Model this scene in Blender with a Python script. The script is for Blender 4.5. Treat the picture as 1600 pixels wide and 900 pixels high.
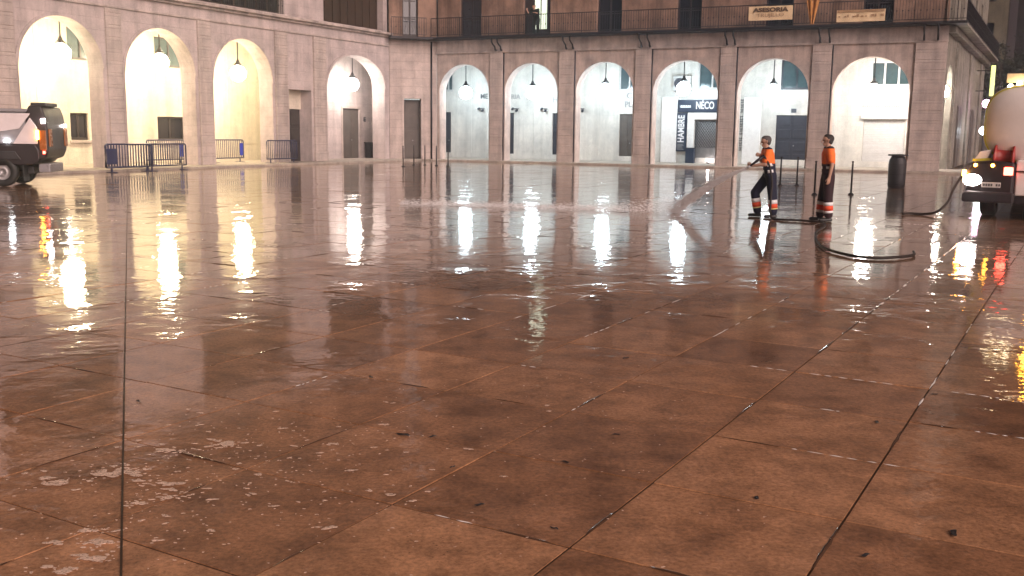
import bpy, bmesh, math, random
from mathutils import Vector, Matrix, Quaternion
R = math.radians
random.seed(7)
S = bpy.context.scene
for o in list(bpy.data.objects): bpy.data.objects.remove(o)
COL = S.collection

# ------------------------------------------------------------------ camera, night sky, town glow, exposure
CAM_H, FPX = 1.75, 1550.0
cd = bpy.data.cameras.new('camera'); cam = bpy.data.objects.new('camera', cd); COL.objects.link(cam)
cd.sensor_width = 36; cd.lens = FPX / 1600 * 36; cd.clip_start = 0.05; cd.clip_end = 2000
pitch = math.atan((450 - 205.3) / FPX); roll = math.atan(0.0117)
cF = Vector((0, math.cos(pitch), -math.sin(pitch))); cR = Vector((1, 0, 0)); cU = cR.cross(cF)
rx = cR * math.cos(roll) + cU * math.sin(roll); ux = cU * math.cos(roll) - cR * math.sin(roll)
cam.matrix_world = Matrix(((rx.x, ux.x, -cF.x, 0), (rx.y, ux.y, -cF.y, 0), (rx.z, ux.z, -cF.z, CAM_H), (0, 0, 0, 1)))
S.camera = cam

ADDED_HAZE = 0.0022
SUN_EL, SUN_AZ = R(23), R(148)          # town light falling from behind the camera, a little from the right
wd = bpy.data.worlds.new('World'); S.world = wd; wd.use_nodes = True
nt = wd.node_tree; bg = nt.nodes['Background']
sky = nt.nodes.new('ShaderNodeTexSky'); sky.sky_type = 'NISHITA'; sky.sun_disc = False
sky.sun_elevation = SUN_EL; sky.sun_rotation = SUN_AZ
tint = nt.nodes.new('ShaderNodeMixRGB'); tint.blend_type = 'MULTIPLY'; tint.inputs[0].default_value = 1
tint.inputs[2].default_value = (1.0, 0.50, 0.36, 1)
nt.links.new(sky.outputs[0], tint.inputs[1]); nt.links.new(tint.outputs[0], bg.inputs[0])
bg.inputs[1].default_value = 0.003
sl = bpy.data.lights.new('town_glow', 'SUN'); sl.energy = 4.2; sl.angle = R(50); sl.color = (1.0, 0.77, 0.70)
so = bpy.data.objects.new('town_glow', sl); COL.objects.link(so)
sd = Vector((math.sin(SUN_AZ) * math.cos(SUN_EL), math.cos(SUN_AZ) * math.cos(SUN_EL), math.sin(SUN_EL)))
so.rotation_euler = sd.to_track_quat('Z', 'Y').to_euler(); so.location = (10, -20, 30)
S.view_settings.view_transform = 'Standard'; S.view_settings.look = 'None'
S.view_settings.exposure = 0.18; S.view_settings.gamma = 1; S.view_settings.use_curve_mapping = False
S.cycles.use_denoising = True
S.cycles.max_bounces = 6; S.cycles.diffuse_bounces = 3; S.cycles.glossy_bounces = 4; S.cycles.transparent_max_bounces = 24
S.cycles.sample_clamp_indirect = 6; S.cycles.caustics_reflective = False; S.cycles.caustics_refractive = False

# ------------------------------------------------------------------ helpers
def setp(o, label=None, cat=None, group=None, kind=None):
    if label: o['label'] = label
    if cat: o['category'] = cat
    if group: o['group'] = group
    if kind: o['kind'] = kind
    return o

def empty(name, loc=(0, 0, 0), rz=0.0, label=None, cat=None, group=None):
    o = bpy.data.objects.new(name, None); COL.objects.link(o)
    o.location = loc; o.rotation_euler = (0, 0, rz); o.empty_display_size = 0.2
    return setp(o, label, cat, group)

class MB:
    """collects simple shapes in one bmesh"""
    def __init__(s): s.b = bmesh.new(); s.smooth = False
    def quad(s, *p):
        try: return s.b.faces.new([s.b.verts.new(q) for q in p])
        except ValueError: return None
    def box(s, x0, x1, y0, y1, z0, z1, bev=0, M=None, seg=2):
        t = bmesh.new(); r = bmesh.ops.create_cube(t, size=1)
        for v in t.verts:
            v.co = Vector(((x0 + x1) / 2 + v.co.x * (x1 - x0), (y0 + y1) / 2 + v.co.y * (y1 - y0), (z0 + z1) / 2 + v.co.z * (z1 - z0)))
        if bev: bmesh.ops.bevel(t, geom=t.edges[:], offset=bev, segments=seg, affect='EDGES', profile=0.5)
        s._add(t, M); return s
    def _add(s, t, M=None):
        if M: bmesh.ops.transform(t, matrix=M, verts=t.verts)
        me = bpy.data.meshes.new('tmp'); t.to_mesh(me); t.free(); s.b.from_mesh(me); bpy.data.meshes.remove(me)
    def prism(s, pts, y0, y1, bev=0, M=None, seg=2):
        """profile in xz pulled along y"""
        t = bmesh.new()
        a = [t.verts.new((p[0], y0, p[1])) for p in pts]; b = [t.verts.new((p[0], y1, p[1])) for p in pts]
        t.faces.new(a); t.faces.new(b[::-1])
        for i in range(len(pts)):
            j = (i + 1) % len(pts); t.faces.new((a[j], a[i], b[i], b[j]))
        bmesh.ops.recalc_face_normals(t, faces=t.faces)
        if bev: bmesh.ops.bevel(t, geom=t.edges[:], offset=bev, segments=seg, affect='EDGES', profile=0.5)
        s._add(t, M); return s
    def tube(s, pts, r, n=8, cap=True):
        pts = [Vector(p) for p in pts]; rings = []
        rr = r if isinstance(r, (list, tuple)) else [r] * len(pts)
        up = Vector((0, 0, 1))
        for i, p in enumerate(pts):
            d = (pts[min(i + 1, len(pts) - 1)] - pts[max(i - 1, 0)]).normalized()
            a = d.cross(up)
            if a.length < 1e-3: a = d.cross(Vector((1, 0, 0)))
            a.normalize(); b = d.cross(a)
            rings.append([s.b.verts.new(p + (a * math.cos(k * 2 * math.pi / n) + b * math.sin(k * 2 * math.pi / n)) * rr[i]) for k in range(n)])
        for i in range(len(rings) - 1):
            for k in range(n):
                f = s.b.faces.new((rings[i][k], rings[i][(k + 1) % n], rings[i + 1][(k + 1) % n], rings[i + 1][k])); f.smooth = True
        if cap: s.b.faces.new(rings[0][::-1]); s.b.faces.new(rings[-1])
        return s
    def lathe(s, prof, n=20, M=None, c=(0, 0, 0), smooth=True, cap=True):
        """profile (r,z) spun round z"""
        t = bmesh.new(); rings = []
        for r, z in prof:
            rings.append([t.verts.new((c[0] + r * math.cos(2 * math.pi * k / n), c[1] + r * math.sin(2 * math.pi * k / n), c[2] + z)) for k in range(n)])
        for i in range(len(rings) - 1):
            for k in range(n):
                f = t.faces.new((rings[i][k], rings[i][(k + 1) % n], rings[i + 1][(k + 1) % n], rings[i + 1][k])); f.smooth = smooth
        if cap and prof[0][0] > 1e-4: t.faces.new(rings[0][::-1])
        if cap and prof[-1][0] > 1e-4: t.faces.new(rings[-1])
        bmesh.ops.remove_doubles(t, verts=t.verts, dist=1e-5)
        s._add(t, M); return s
    def build(s, name, mat, parent=None, loc=None, rz=0):
        bmesh.ops.recalc_face_normals(s.b, faces=s.b.faces)
        me = bpy.data.meshes.new(name); s.b.to_mesh(me); s.b.free()
        o = bpy.data.objects.new(name, me); COL.objects.link(o)
        for m in (mat if isinstance(mat, (list, tuple)) else [mat]): me.materials.append(m)
        if parent: o.parent = parent
        if loc is not None: o.location = loc
        o.rotation_euler[2] = rz
        return o

def copy_tree(o, parent=None):
    c = o.copy(); COL.objects.link(c)
    if parent: c.parent = parent; c.matrix_parent_inverse = o.matrix_parent_inverse.copy()
    for ch in [x for x in bpy.data.objects if x.parent == o]: copy_tree(ch, c)
    return c

def text_mesh(body, size, name, mat, parent, M, ext=0.008, align='CENTER', bold=0.0, fit=None):
    cu = bpy.data.curves.new('t', 'FONT'); cu.body = body; cu.size = size; cu.extrude = ext; cu.align_x = align; cu.align_y = 'CENTER'; cu.offset = bold; cu.resolution_u = 3
    t = bpy.data.objects.new('t', cu); COL.objects.link(t)
    me = bpy.data.meshes.new_from_object(t.evaluated_get(bpy.context.evaluated_depsgraph_get()))
    bpy.data.objects.remove(t); bpy.data.curves.remove(cu)
    if fit:
        xs = [v.co.x for v in me.vertices]; w = max(xs) - min(xs); 
        for v in me.vertices: v.co.x *= fit / w
    me.transform(M); me.materials.clear(); me.materials.append(mat); me.name = name
    o = bpy.data.objects.new(name, me); COL.objects.link(o); o.parent = parent
    return o
def face_text(x, y, z, rot=0.0):
    """lettering standing in the xz plane, read from -y"""
    return Matrix.Translation((x, y, z)) @ Matrix.Rotation(R(90), 4, 'X') @ Matrix.Rotation(rot, 4, 'Z')

# ------------------------------------------------------------------ materials
def newmat(name):
    m = bpy.data.materials.new(name); m.use_nodes = True
    n = m.node_tree.nodes; return m, n, m.node_tree.links, n['Principled BSDF']
def ramp(n, l, src, a, b, p0=0.3, p1=0.7):
    r = n.new('ShaderNodeValToRGB'); r.color_ramp.elements[0].position = p0; r.color_ramp.elements[1].position = p1
    r.color_ramp.elements[0].color = (*a, 1) if len(a) == 3 else a; r.color_ramp.elements[1].color = (*b, 1) if len(b) == 3 else b
    l.new(src, r.inputs[0]); return r
def noise(n, l, scale, detail=5, vec=None, rough=0.55):
    t = n.new('ShaderNodeTexNoise'); t.inputs['Scale'].default_value = scale; t.inputs['Detail'].default_value = detail; t.inputs['Roughness'].default_value = rough
    if vec: l.new(vec, t.inputs['Vector'])
    return t
def flat(name, c, rough=0.5, metal=0.0, var=0.18, scale=6, spec=0.4, bump=0.0):
    """plain surface with uneven tone and gloss"""
    m, n, l, p = newmat(name)
    tc = n.new('ShaderNodeTexCoord'); t = noise(n, l, scale, 5, tc.outputs['Object'])
    r = ramp(n, l, t.outputs['Fac'], [x * (1 - var) for x in c], [min(1, x * (1 + var)) for x in c])
    l.new(r.outputs[0], p.inputs['Base Color'])
    rr = ramp(n, l, t.outputs['Fac'], [max(0.02, rough - 0.1)] * 3, [min(1, rough + 0.1)] * 3); l.new(rr.outputs[0], p.inputs['Roughness'])
    p.inputs['Metallic'].default_value = metal; p.inputs['Specular IOR Level'].default_value = spec
    if bump:
        b = n.new('ShaderNodeBump'); b.inputs['Distance'].default_value = bump; l.new(t.outputs['Fac'], b.inputs['Height']); l.new(b.outputs[0], p.inputs['Normal'])
    return m
def glow(name, c, strength, base=(0.8, 0.8, 0.8)):
    m, n, l, p = newmat(name)
    p.inputs['Base Color'].default_value = (*base, 1); p.inputs['Emission Color'].default_value = (*c, 1); p.inputs['Emission Strength'].default_value = strength
    return m
def stone(name, c1, c2, bw=1.1, bh=0.46, mortar=0.012, stain=0.35, joint=0.55):
    """ashlar facing laid out in the wall's own length and height"""
    m, n, l, p = newmat(name)
    tc = n.new('ShaderNodeTexCoord'); sx = n.new('ShaderNodeSeparateXYZ'); l.new(tc.outputs['Object'], sx.inputs[0])
    ad = n.new('ShaderNodeMath'); ad.operation = 'ADD'; l.new(sx.outputs[0], ad.inputs[0]); l.new(sx.outputs[1], ad.inputs[1])
    cx = n.new('ShaderNodeCombineXYZ'); l.new(ad.outputs[0], cx.inputs[0]); l.new(sx.outputs[2], cx.inputs[1])
    br = n.new('ShaderNodeTexBrick'); l.new(cx.outputs[0], br.inputs['Vector'])
    br.inputs['Scale'].default_value = 1; br.inputs['Brick Width'].default_value = bw; br.inputs['Row Height'].default_value = bh
    br.inputs['Mortar Size'].default_value = mortar; br.inputs['Mortar Smooth'].default_value = 0.3; br.inputs['Bias'].default_value = 0
    br.inputs['Color1'].default_value = (*c1, 1); br.inputs['Color2'].default_value = (*c2, 1)
    br.inputs['Mortar'].default_value = (*[x * (joint * .4 + .6) for x in c1], 1)
    t = noise(n, l, 1.3, 8, tc.outputs['Object'], 0.65); t2 = noise(n, l, 18, 4, tc.outputs['Object'])
    r = ramp(n, l, t.outputs['Fac'], (1 - stain,) * 3, (1.08, 1.06, 1.04), 0.32, 0.62)
    mx = n.new('ShaderNodeMixRGB'); mx.blend_type = 'MULTIPLY'; mx.inputs[0].default_value = 1; l.new(br.outputs[0], mx.inputs[1]); l.new(r.outputs[0], mx.inputs[2])
    r2 = ramp(n, l, t2.outputs['Fac'], (0.92,) * 3, (1.06,) * 3)
    m2 = n.new('ShaderNodeMixRGB'); m2.blend_type = 'MULTIPLY'; m2.inputs[0].default_value = 1; l.new(mx.outputs[0], m2.inputs[1]); l.new(r2.outputs[0], m2.inputs[2])
    mp = n.new('ShaderNodeMapping'); mp.inputs['Scale'].default_value = (1.9, 1.9, 0.16); l.new(tc.outputs['Object'], mp.inputs[0])
    t3 = noise(n, l, 1.0, 6, mp.outputs[0], 0.65); r3 = ramp(n, l, t3.outputs['Fac'], (1 - stain * 1.1, 1 - stain * 1.12, 1 - stain * 1.12), (1.06,) * 3, 0.36, 0.56)
    m3 = n.new('ShaderNodeMixRGB'); m3.blend_type = 'MULTIPLY'; m3.inputs[0].default_value = 0.8; l.new(m2.outputs[0], m3.inputs[1]); l.new(r3.outputs[0], m3.inputs[2]); m2 = m3
    l.new(m2.outputs[0], p.inputs['Base Color']); p.inputs['Roughness'].default_value = 0.8; p.inputs['Specular IOR Level'].default_value = 0.25
    b = n.new('ShaderNodeBump'); b.inputs['Distance'].default_value = 0.010; b.inputs['Strength'].default_value = 0.6; b.invert = True
    l.new(br.outputs['Fac'], b.inputs['Height'])
    b2 = n.new('ShaderNodeBump'); b2.inputs['Distance'].default_value = 0.006; l.new(t2.outputs['Fac'], b2.inputs['Height']); l.new(b.outputs[0], b2.inputs['Normal'])
    l.new(b2.outputs[0], p.inputs['Normal'])
    return m

M_PINKSTONE = stone('pink_grey_limestone', (0.52, 0.45, 0.44), (0.49, 0.425, 0.415), stain=0.24)
M_PIER = stone('pier_limestone', (0.51, 0.44, 0.41), (0.48, 0.415, 0.385), stain=0.26, bw=3.0, bh=0.47, mortar=0.018, joint=0.45)
M_BAY = stone('bay_limestone', (0.53, 0.44, 0.40), (0.49, 0.41, 0.37), bw=1.5, bh=0.47, mortar=0.008, joint=0.7)
M_TRIM = stone('cornice_stone', (0.52, 0.45, 0.42), (0.49, 0.42, 0.39), bw=2.2, bh=3, mortar=0.006)
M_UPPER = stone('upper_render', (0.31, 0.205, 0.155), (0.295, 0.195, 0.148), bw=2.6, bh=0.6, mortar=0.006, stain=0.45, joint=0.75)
M_UPPERDIM = stone('upper_dimmed_render', (0.20, 0.115, 0.075), (0.19, 0.105, 0.07), bw=2.6, bh=0.6, mortar=0.006, stain=0.45, joint=0.75)  # darkened colour imitates lamplight fading with height
M_INNER = stone('arcade_inner_wall', (0.66, 0.65, 0.62), (0.63, 0.62, 0.59), bw=1.9, bh=0.55, mortar=0.008, stain=0.16, joint=0.72)
M_INNERW = stone('arcade_inner_wall_cream', (0.68, 0.62, 0.52), (0.65, 0.59, 0.49), bw=2.4, bh=0.6, mortar=0.006, stain=0.16, joint=0.78)
M_CEIL = flat('arcade_plaster_vault', (0.66, 0.64, 0.6), 0.9)
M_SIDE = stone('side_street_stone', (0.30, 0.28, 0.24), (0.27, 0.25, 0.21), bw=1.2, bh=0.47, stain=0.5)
M_DARKWOOD = flat('dark_painted_wood', (0.035, 0.025, 0.026), 0.5, var=0.3)
M_BROWN = flat('brown_shutter_wood', (0.045, 0.026, 0.016), 0.6, var=0.35, scale=3)
M_GLASSD = flat('dark_window_glass', (0.012, 0.012, 0.02), 0.06, spec=0.6)
M_TEAL = flat('dark_teal_glass', (0.04, 0.075, 0.085), 0.12, spec=0.6)
M_DOOR = flat('dark_door_panel', (0.03, 0.032, 0.045), 0.4, var=0.3)
M_DOORB = flat('weathered_brown_door', (0.10, 0.085, 0.075), 0.55, var=0.25, scale=2)
M_IRON = flat('black_wrought_iron', (0.02, 0.016, 0.018), 0.45, metal=0.4)
M_WHITE = flat('white_paint', (0.8, 0.8, 0.8), 0.5, var=0.06)
M_NAVY = flat('navy_sign_board', (0.018, 0.03, 0.06), 0.4, var=0.1)
M_LETW = flat('white_lettering', (0.85, 0.85, 0.88), 0.5, var=0.03)
M_LETD = flat('dark_lettering', (0.05, 0.05, 0.055), 0.5, var=0.1)
M_LETG = flat('grey_lettering', (0.30, 0.30, 0.31), 0.5, var=0.1)
M_SHUT = flat('white_rolled_shutter', (0.62, 0.62, 0.62), 0.45, var=0.08)
M_BANNER = flat('cream_banner_cloth', (0.72, 0.56, 0.35), 0.8, var=0.1, scale=2)
M_FLAG = flat('ochre_flag_cloth', (0.42, 0.19, 0.05), 0.85, var=0.25, scale=4)
M_METAL = flat('galvanised_metal', (0.35, 0.35, 0.36), 0.4, metal=0.8)
M_GREY = flat('grey_box_paint', (0.5, 0.5, 0.5), 0.5, var=0.08)
M_BLUEBAR = flat('dark_blue_barrier_paint', (0.022, 0.026, 0.08), 0.4, var=0.2)
M_BLUE = flat('blue_plastic_plate', (0.03, 0.05, 0.42), 0.4, var=0.1)
M_BIN = flat('dark_cast_bin', (0.028, 0.025, 0.027), 0.5, var=0.25)
M_RUBBER = flat('black_rubber', (0.02, 0.02, 0.02), 0.55, var=0.2)
M_HOSE = flat('wet_dark_hose', (0.022, 0.016, 0.013), 0.6, var=0.25)
M_SKIN = flat('skin', (0.46, 0.28, 0.20), 0.55, var=0.1)
M_HAIR = flat('dark_hair', (0.02, 0.014, 0.011), 0.6, var=0.3, scale=60)
M_GHAIR = flat('greying_hair', (0.07, 0.062, 0.058), 0.6, var=0.3, scale=60)
M_ORANGE = flat('hi_vis_orange', (0.95, 0.19, 0.03), 0.75, var=0.12, scale=14, bump=0.01)
M_NAVYC = flat('navy_work_cloth', (0.012, 0.014, 0.035), 0.8, var=0.3, scale=14, bump=0.01)
M_MAROON = flat('dark_maroon_cloth', (0.03, 0.012, 0.016), 0.8, var=0.3, scale=14, bump=0.01)
M_REFL = flat('silver_reflective_band', (0.78, 0.80, 0.82), 0.4, var=0.06)
M_REDB = flat('orange_red_band', (0.75, 0.09, 0.03), 0.6, var=0.08)
M_YELB = flat('pale_yellow_band', (0.75, 0.72, 0.35), 0.6, var=0.08)
M_BOOT = flat('black_rubber_boot', (0.015, 0.015, 0.015), 0.35, var=0.2)
M_DARKC = flat('dark_green_clothes', (0.012, 0.016, 0.012), 0.85, var=0.3)
M_TANK = flat('white_tank_enamel', (0.86, 0.81, 0.77), 0.22, var=0.07, scale=2)
M_TAPE = flat('yellow_reflective_tape', (0.72, 0.66, 0.06), 0.4, var=0.06)
M_DKBODY = flat('dark_vehicle_paint', (0.018, 0.012, 0.014), 0.45, var=0.25, scale=1.2)
M_RED = flat('red_hose_reel_paint', (0.30, 0.03, 0.025), 0.4, var=0.15)
M_PLATE = flat('number_plate', (0.62, 0.60, 0.58), 0.4, var=0.05)
M_VWHITE = flat('white_vehicle_panel', (0.66, 0.60, 0.60), 0.12, var=0.06)
M_VGREY = flat('grey_vehicle_panel', (0.25, 0.24, 0.25), 0.35, var=0.15)
M_RIM = flat('grey_wheel_rim', (0.32, 0.31, 0.31), 0.4, metal=0.5)
M_PAVE = stone('pale_arcade_paving', (0.44, 0.39, 0.34), (0.40, 0.36, 0.31), bw=0.9, bh=0.9, stain=0.3)
M_GROUND = flat('far_asphalt', (0.05, 0.045, 0.042), 0.35, var=0.2, scale=1)
M_LEAF = flat('night_foliage', (0.016, 0.02, 0.012), 0.7, var=0.45, scale=2)  # leaf colour darkened so the distant trees look unlit
M_BARK = flat('bark', (0.08, 0.06, 0.05), 0.9, var=0.3)
M_FAR = stone('far_pale_building', (0.20, 0.18, 0.13), (0.185, 0.165, 0.12), bw=2, bh=0.6, stain=0.3)
M_FARD = stone('far_dark_building', (0.05, 0.04, 0.045), (0.045, 0.037, 0.04), bw=2, bh=0.6, stain=0.3)  # lack of light painted into the wall colour
M_LAMPC = glow('cool_globe_light', (0.76, 0.92, 1.0), 52)
M_LAMPW = glow('warm_globe_light', (1.0, 0.83, 0.54), 140)
M_LAMPN = glow('neutral_globe_light', (1.0, 0.93, 0.84), 60)
M_LAMPR = glow('warm_white_globe_light', (1.0, 0.92, 0.82), 80)
M_HEAD = glow('head_light', (1.0, 0.86, 0.80), 60)
M_AMBER = glow('amber_light', (1.0, 0.40, 0.04), 55, (0.6, 0.25, 0.03))
M_REDL = glow('red_light', (1.0, 0.08, 0.05), 16, (0.4, 0.03, 0.02))
M_AMBL = flat('amber_lens', (0.30, 0.10, 0.025), 0.25)
M_TANKL = glow('tank_top_light', (1.0, 0.80, 0.5), 14)
M_ROOM = glow('lit_room', (0.80, 0.95, 0.70), 1.1)
M_PINKL = glow('pink_street_light', (1.0, 0.55, 0.85), 26)
M_WHITEL = glow('white_street_light', (0.9, 0.97, 1.0), 30)
M_GREENL = glow('green_lit_sign', (0.62, 0.75, 0.10), 1.4)

# ------------------------------------------------------------------ wet plaza floor
def wet_paving():
    m, n, l, p = newmat('wet_stone_paving')
    tc = n.new('ShaderNodeTexCoord'); ob = tc.outputs['Object']
    at = n.new('ShaderNodeAttribute'); at.attribute_name = 'slab'
    big = noise(n, l, 0.55, 6, ob, 0.6); mid = noise(n, l, 3.2, 7, ob, 0.68); fine = noise(n, l, 38, 6, ob, 0.7)
    tone = ramp(n, l, at.outputs['Fac'], (0.32, 0.152, 0.075), (0.54, 0.275, 0.140), 0, 1)
    st = ramp(n, l, mid.outputs['Fac'], (0.45, 0.42, 0.40), (1.12, 1.12, 1.12), 0.34, 0.60)
    m1 = n.new('ShaderNodeMixRGB'); m1.blend_type = 'MULTIPLY'; m1.inputs[0].default_value = 0.85; l.new(tone.outputs[0], m1.inputs[1]); l.new(st.outputs[0], m1.inputs[2])
    fs = ramp(n, l, fine.outputs['Fac'], (0.58, 0.55, 0.52), (1.3, 1.3, 1.3), 0.34, 0.62)
    m2 = n.new('ShaderNodeMixRGB'); m2.blend_type = 'MULTIPLY'; m2.inputs[0].default_value = 0.8; l.new(m1.outputs[0], m2.inputs[1]); l.new(fs.outputs[0], m2.inputs[2])
    pit = n.new('ShaderNodeTexVoronoi'); pit.inputs['Scale'].default_value = 34; l.new(ob, pit.inputs['Vector'])
    pr = ramp(n, l, pit.outputs['Distance'], (0.35, 0.33, 0.32), (1, 1, 1), 0.06, 0.22)
    pm = noise(n, l, 1.7, 4, ob); pk = ramp(n, l, pm.outputs['Fac'], (0, 0, 0), (1, 1, 1), 0.45, 0.66)
    m3 = n.new('ShaderNodeMixRGB'); m3.blend_type = 'MULTIPLY'; l.new(pk.outputs[0], m3.inputs[0]); l.new(m2.outputs[0], m3.inputs[1]); l.new(pr.outputs[0], m3.inputs[2])
    pale = noise(n, l, 0.9, 7, ob, 0.7); pl_ = ramp(n, l, pale.outputs['Fac'], (0.78, 0.75, 0.72), (1.35, 1.38, 1.42), 0.36, 0.68)
    m4 = n.new('ShaderNodeMixRGB'); m4.blend_type = 'MULTIPLY'; m4.inputs[0].default_value = 0.9; l.new(m3.outputs[0], m4.inputs[1]); l.new(pl_.outputs[0], m4.inputs[2])
    # deeper water film farther out; darker, cooler tint paints the orange lamplight's falloff
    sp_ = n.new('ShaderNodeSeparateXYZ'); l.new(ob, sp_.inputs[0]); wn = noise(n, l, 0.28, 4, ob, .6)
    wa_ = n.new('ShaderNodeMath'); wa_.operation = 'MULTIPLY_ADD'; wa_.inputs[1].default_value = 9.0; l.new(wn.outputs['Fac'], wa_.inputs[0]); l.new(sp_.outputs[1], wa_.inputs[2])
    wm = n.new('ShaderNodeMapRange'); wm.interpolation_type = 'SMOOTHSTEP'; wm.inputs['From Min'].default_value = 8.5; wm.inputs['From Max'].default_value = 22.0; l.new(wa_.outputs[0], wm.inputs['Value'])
    falloff_tint = ramp(n, l, wm.outputs[0], (.92, .92, .92), (.62, .72, .82), 0, 1)
    m5 = n.new('ShaderNodeMixRGB'); m5.blend_type = 'MULTIPLY'; m5.inputs[0].default_value = 1; l.new(m4.outputs[0], m5.inputs[1]); l.new(falloff_tint.outputs[0], m5.inputs[2])
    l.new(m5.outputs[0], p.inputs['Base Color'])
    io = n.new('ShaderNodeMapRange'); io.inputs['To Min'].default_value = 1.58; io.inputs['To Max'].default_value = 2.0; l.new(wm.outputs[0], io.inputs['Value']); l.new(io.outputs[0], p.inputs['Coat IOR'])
    # water film
    ad = n.new('ShaderNodeMath'); ad.operation = 'MULTIPLY_ADD'; ad.inputs[1].default_value = 0.45
    l.new(mid.outputs['Fac'], ad.inputs[0]); l.new(big.outputs['Fac'], ad.inputs[2])
    wet = ramp(n, l, ad.outputs[0], (0.10,) * 3, (0.02,) * 3, 0.52, 0.82)
    l.new(wet.outputs[0], p.inputs['Coat Roughness'])
    cw = ramp(n, l, ad.outputs[0], (0.5,) * 3, (1.0,) * 3, 0.50, 0.74)
    cm = n.new('ShaderNodeMath'); cm.operation = 'MAXIMUM'; l.new(cw.outputs[0], cm.inputs[0]); l.new(wm.outputs[0], cm.inputs[1]); l.new(cm.outputs[0], p.inputs['Coat Weight'])
    p.inputs['Roughness'].default_value = 0.55; p.inputs['Specular IOR Level'].default_value = 0.25
    b = n.new('ShaderNodeBump'); b.inputs['Distance'].default_value = 0.004; l.new(fine.outputs['Fac'], b.inputs['Height']); l.new(b.outputs[0], p.inputs['Normal'])
    # ripples of the running water
    rp = noise(n, l, 4.0, 3, ob, 0.5); rq = noise(n, l, 17, 2, ob, 0.5)
    pt = noise(n, l, 0.75, 4, ob, 0.6); pm_ = ramp(n, l, pt.outputs['Fac'], (0.55,) * 3, (4.4,) * 3, 0.51, 0.71)
    hm_ = n.new('ShaderNodeMath'); hm_.operation = 'MULTIPLY'; l.new(rp.outputs['Fac'], hm_.inputs[0]); l.new(pm_.outputs[0], hm_.inputs[1])
    b1 = n.new('ShaderNodeBump'); b1.inputs['Distance'].default_value = 0.0030; l.new(hm_.outputs[0], b1.inputs['Height'])
    b2 = n.new('ShaderNodeBump'); b2.inputs['Distance'].default_value = 0.0009; l.new(rq.outputs['Fac'], b2.inputs['Height']); l.new(b1.outputs[0], b2.inputs['Normal'])
    l.new(b2.outputs[0], p.inputs['Coat Normal'])
    return m
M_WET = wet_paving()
M_JOINT = flat('wet_joint_filler', (0.045, 0.024, 0.015), 0.6, var=0.3)

GA = Vector((math.sin(R(30)), math.cos(R(30)))); GB = Vector((math.cos(R(30)), -math.sin(R(30))))
P_A, P_B, O_A, O_B = 0.93, 0.94, 4.53, -1.78

def paving():
    b = bmesh.new(); vals = []
    rnd = random.Random(3)
    for i in range(-45, 96):
        for j in range(-95, 96):
            ca, cb = O_A + (i + 0.5) * P_A, O_B + (j + 0.5) * P_B
            c = GA * ca + GB * cb
            if c.y < -6 or c.y > 78 or abs(c.x) > 9 + 0.64 * max(c.y, 0): continue
            ta, tb = rnd.gauss(0, 0.0016), rnd.gauss(0, 0.0016); dz = rnd.gauss(0, 0.0007)
            g = 0.0045; e = 0.002
            def P(sa, sb, inset, drop):
                a = sa * (P_A / 2 - inset); q = sb * (P_B / 2 - inset)
                w = c + GA * a + GB * q
                return b.verts.new((w.x, w.y, dz + ta * a + tb * q - drop))
            sg = ((-1, -1), (-1, 1), (1, 1), (1, -1))
            top = [P(x, y, g + e, 0) for x, y in sg]; low = [P(x, y, g, 0.013) for x, y in sg]
            f = b.faces.new(top); t = rnd.random()
            fs = [f] + [b.faces.new((low[k], low[(k + 1) % 4], top[(k + 1) % 4], top[k])) for k in range(4)]
            vals += [t] * 5
    bmesh.ops.recalc_face_normals(b, faces=b.faces)
    me = bpy.data.meshes.new('plaza_paving'); b.to_mesh(me); b.free()
    a = me.attributes.new('slab', 'FLOAT', 'FACE'); a.data.foreach_set('value', vals)
    if me.polygons[0].normal.z < 0: me.flip_normals()
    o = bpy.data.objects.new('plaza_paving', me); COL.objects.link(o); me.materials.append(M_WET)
    o['kind'] = 'structure'
    j = MB(); j.quad((-80, -8, -0.0052), (80, -8, -0.0052), (80, 82, -0.0052), (-80, 82, -0.0052))
    o = j.build('paving_bed', M_JOINT); o['kind'] = 'structure'
    g = MB(); g.quad((-700, -300, -0.03), (700, -300, -0.03), (700, 900, -0.03), (-700, 900, -0.03))
    o = g.build('ground', M_GROUND); o['kind'] = 'structure'
paving()

# the straight drain slot that cuts across the slabs on the left
dr = MB(); a = Vector((-1.40, 3.35)); d_ = Vector((-3.08, 8.03)).normalized(); e_ = a + d_ * 24; w_ = Vector((d_.y, -d_.x)) * 0.005
dr.quad((a.x - w_.x, a.y - w_.y, 0.008), (a.x + w_.x, a.y + w_.y, 0.008), (e_.x + w_.x, e_.y + w_.y, 0.008), (e_.x - w_.x, e_.y - w_.y, 0.008))
o = dr.build('drain_slot', M_JOINT); o['kind'] = 'structure'

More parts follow.
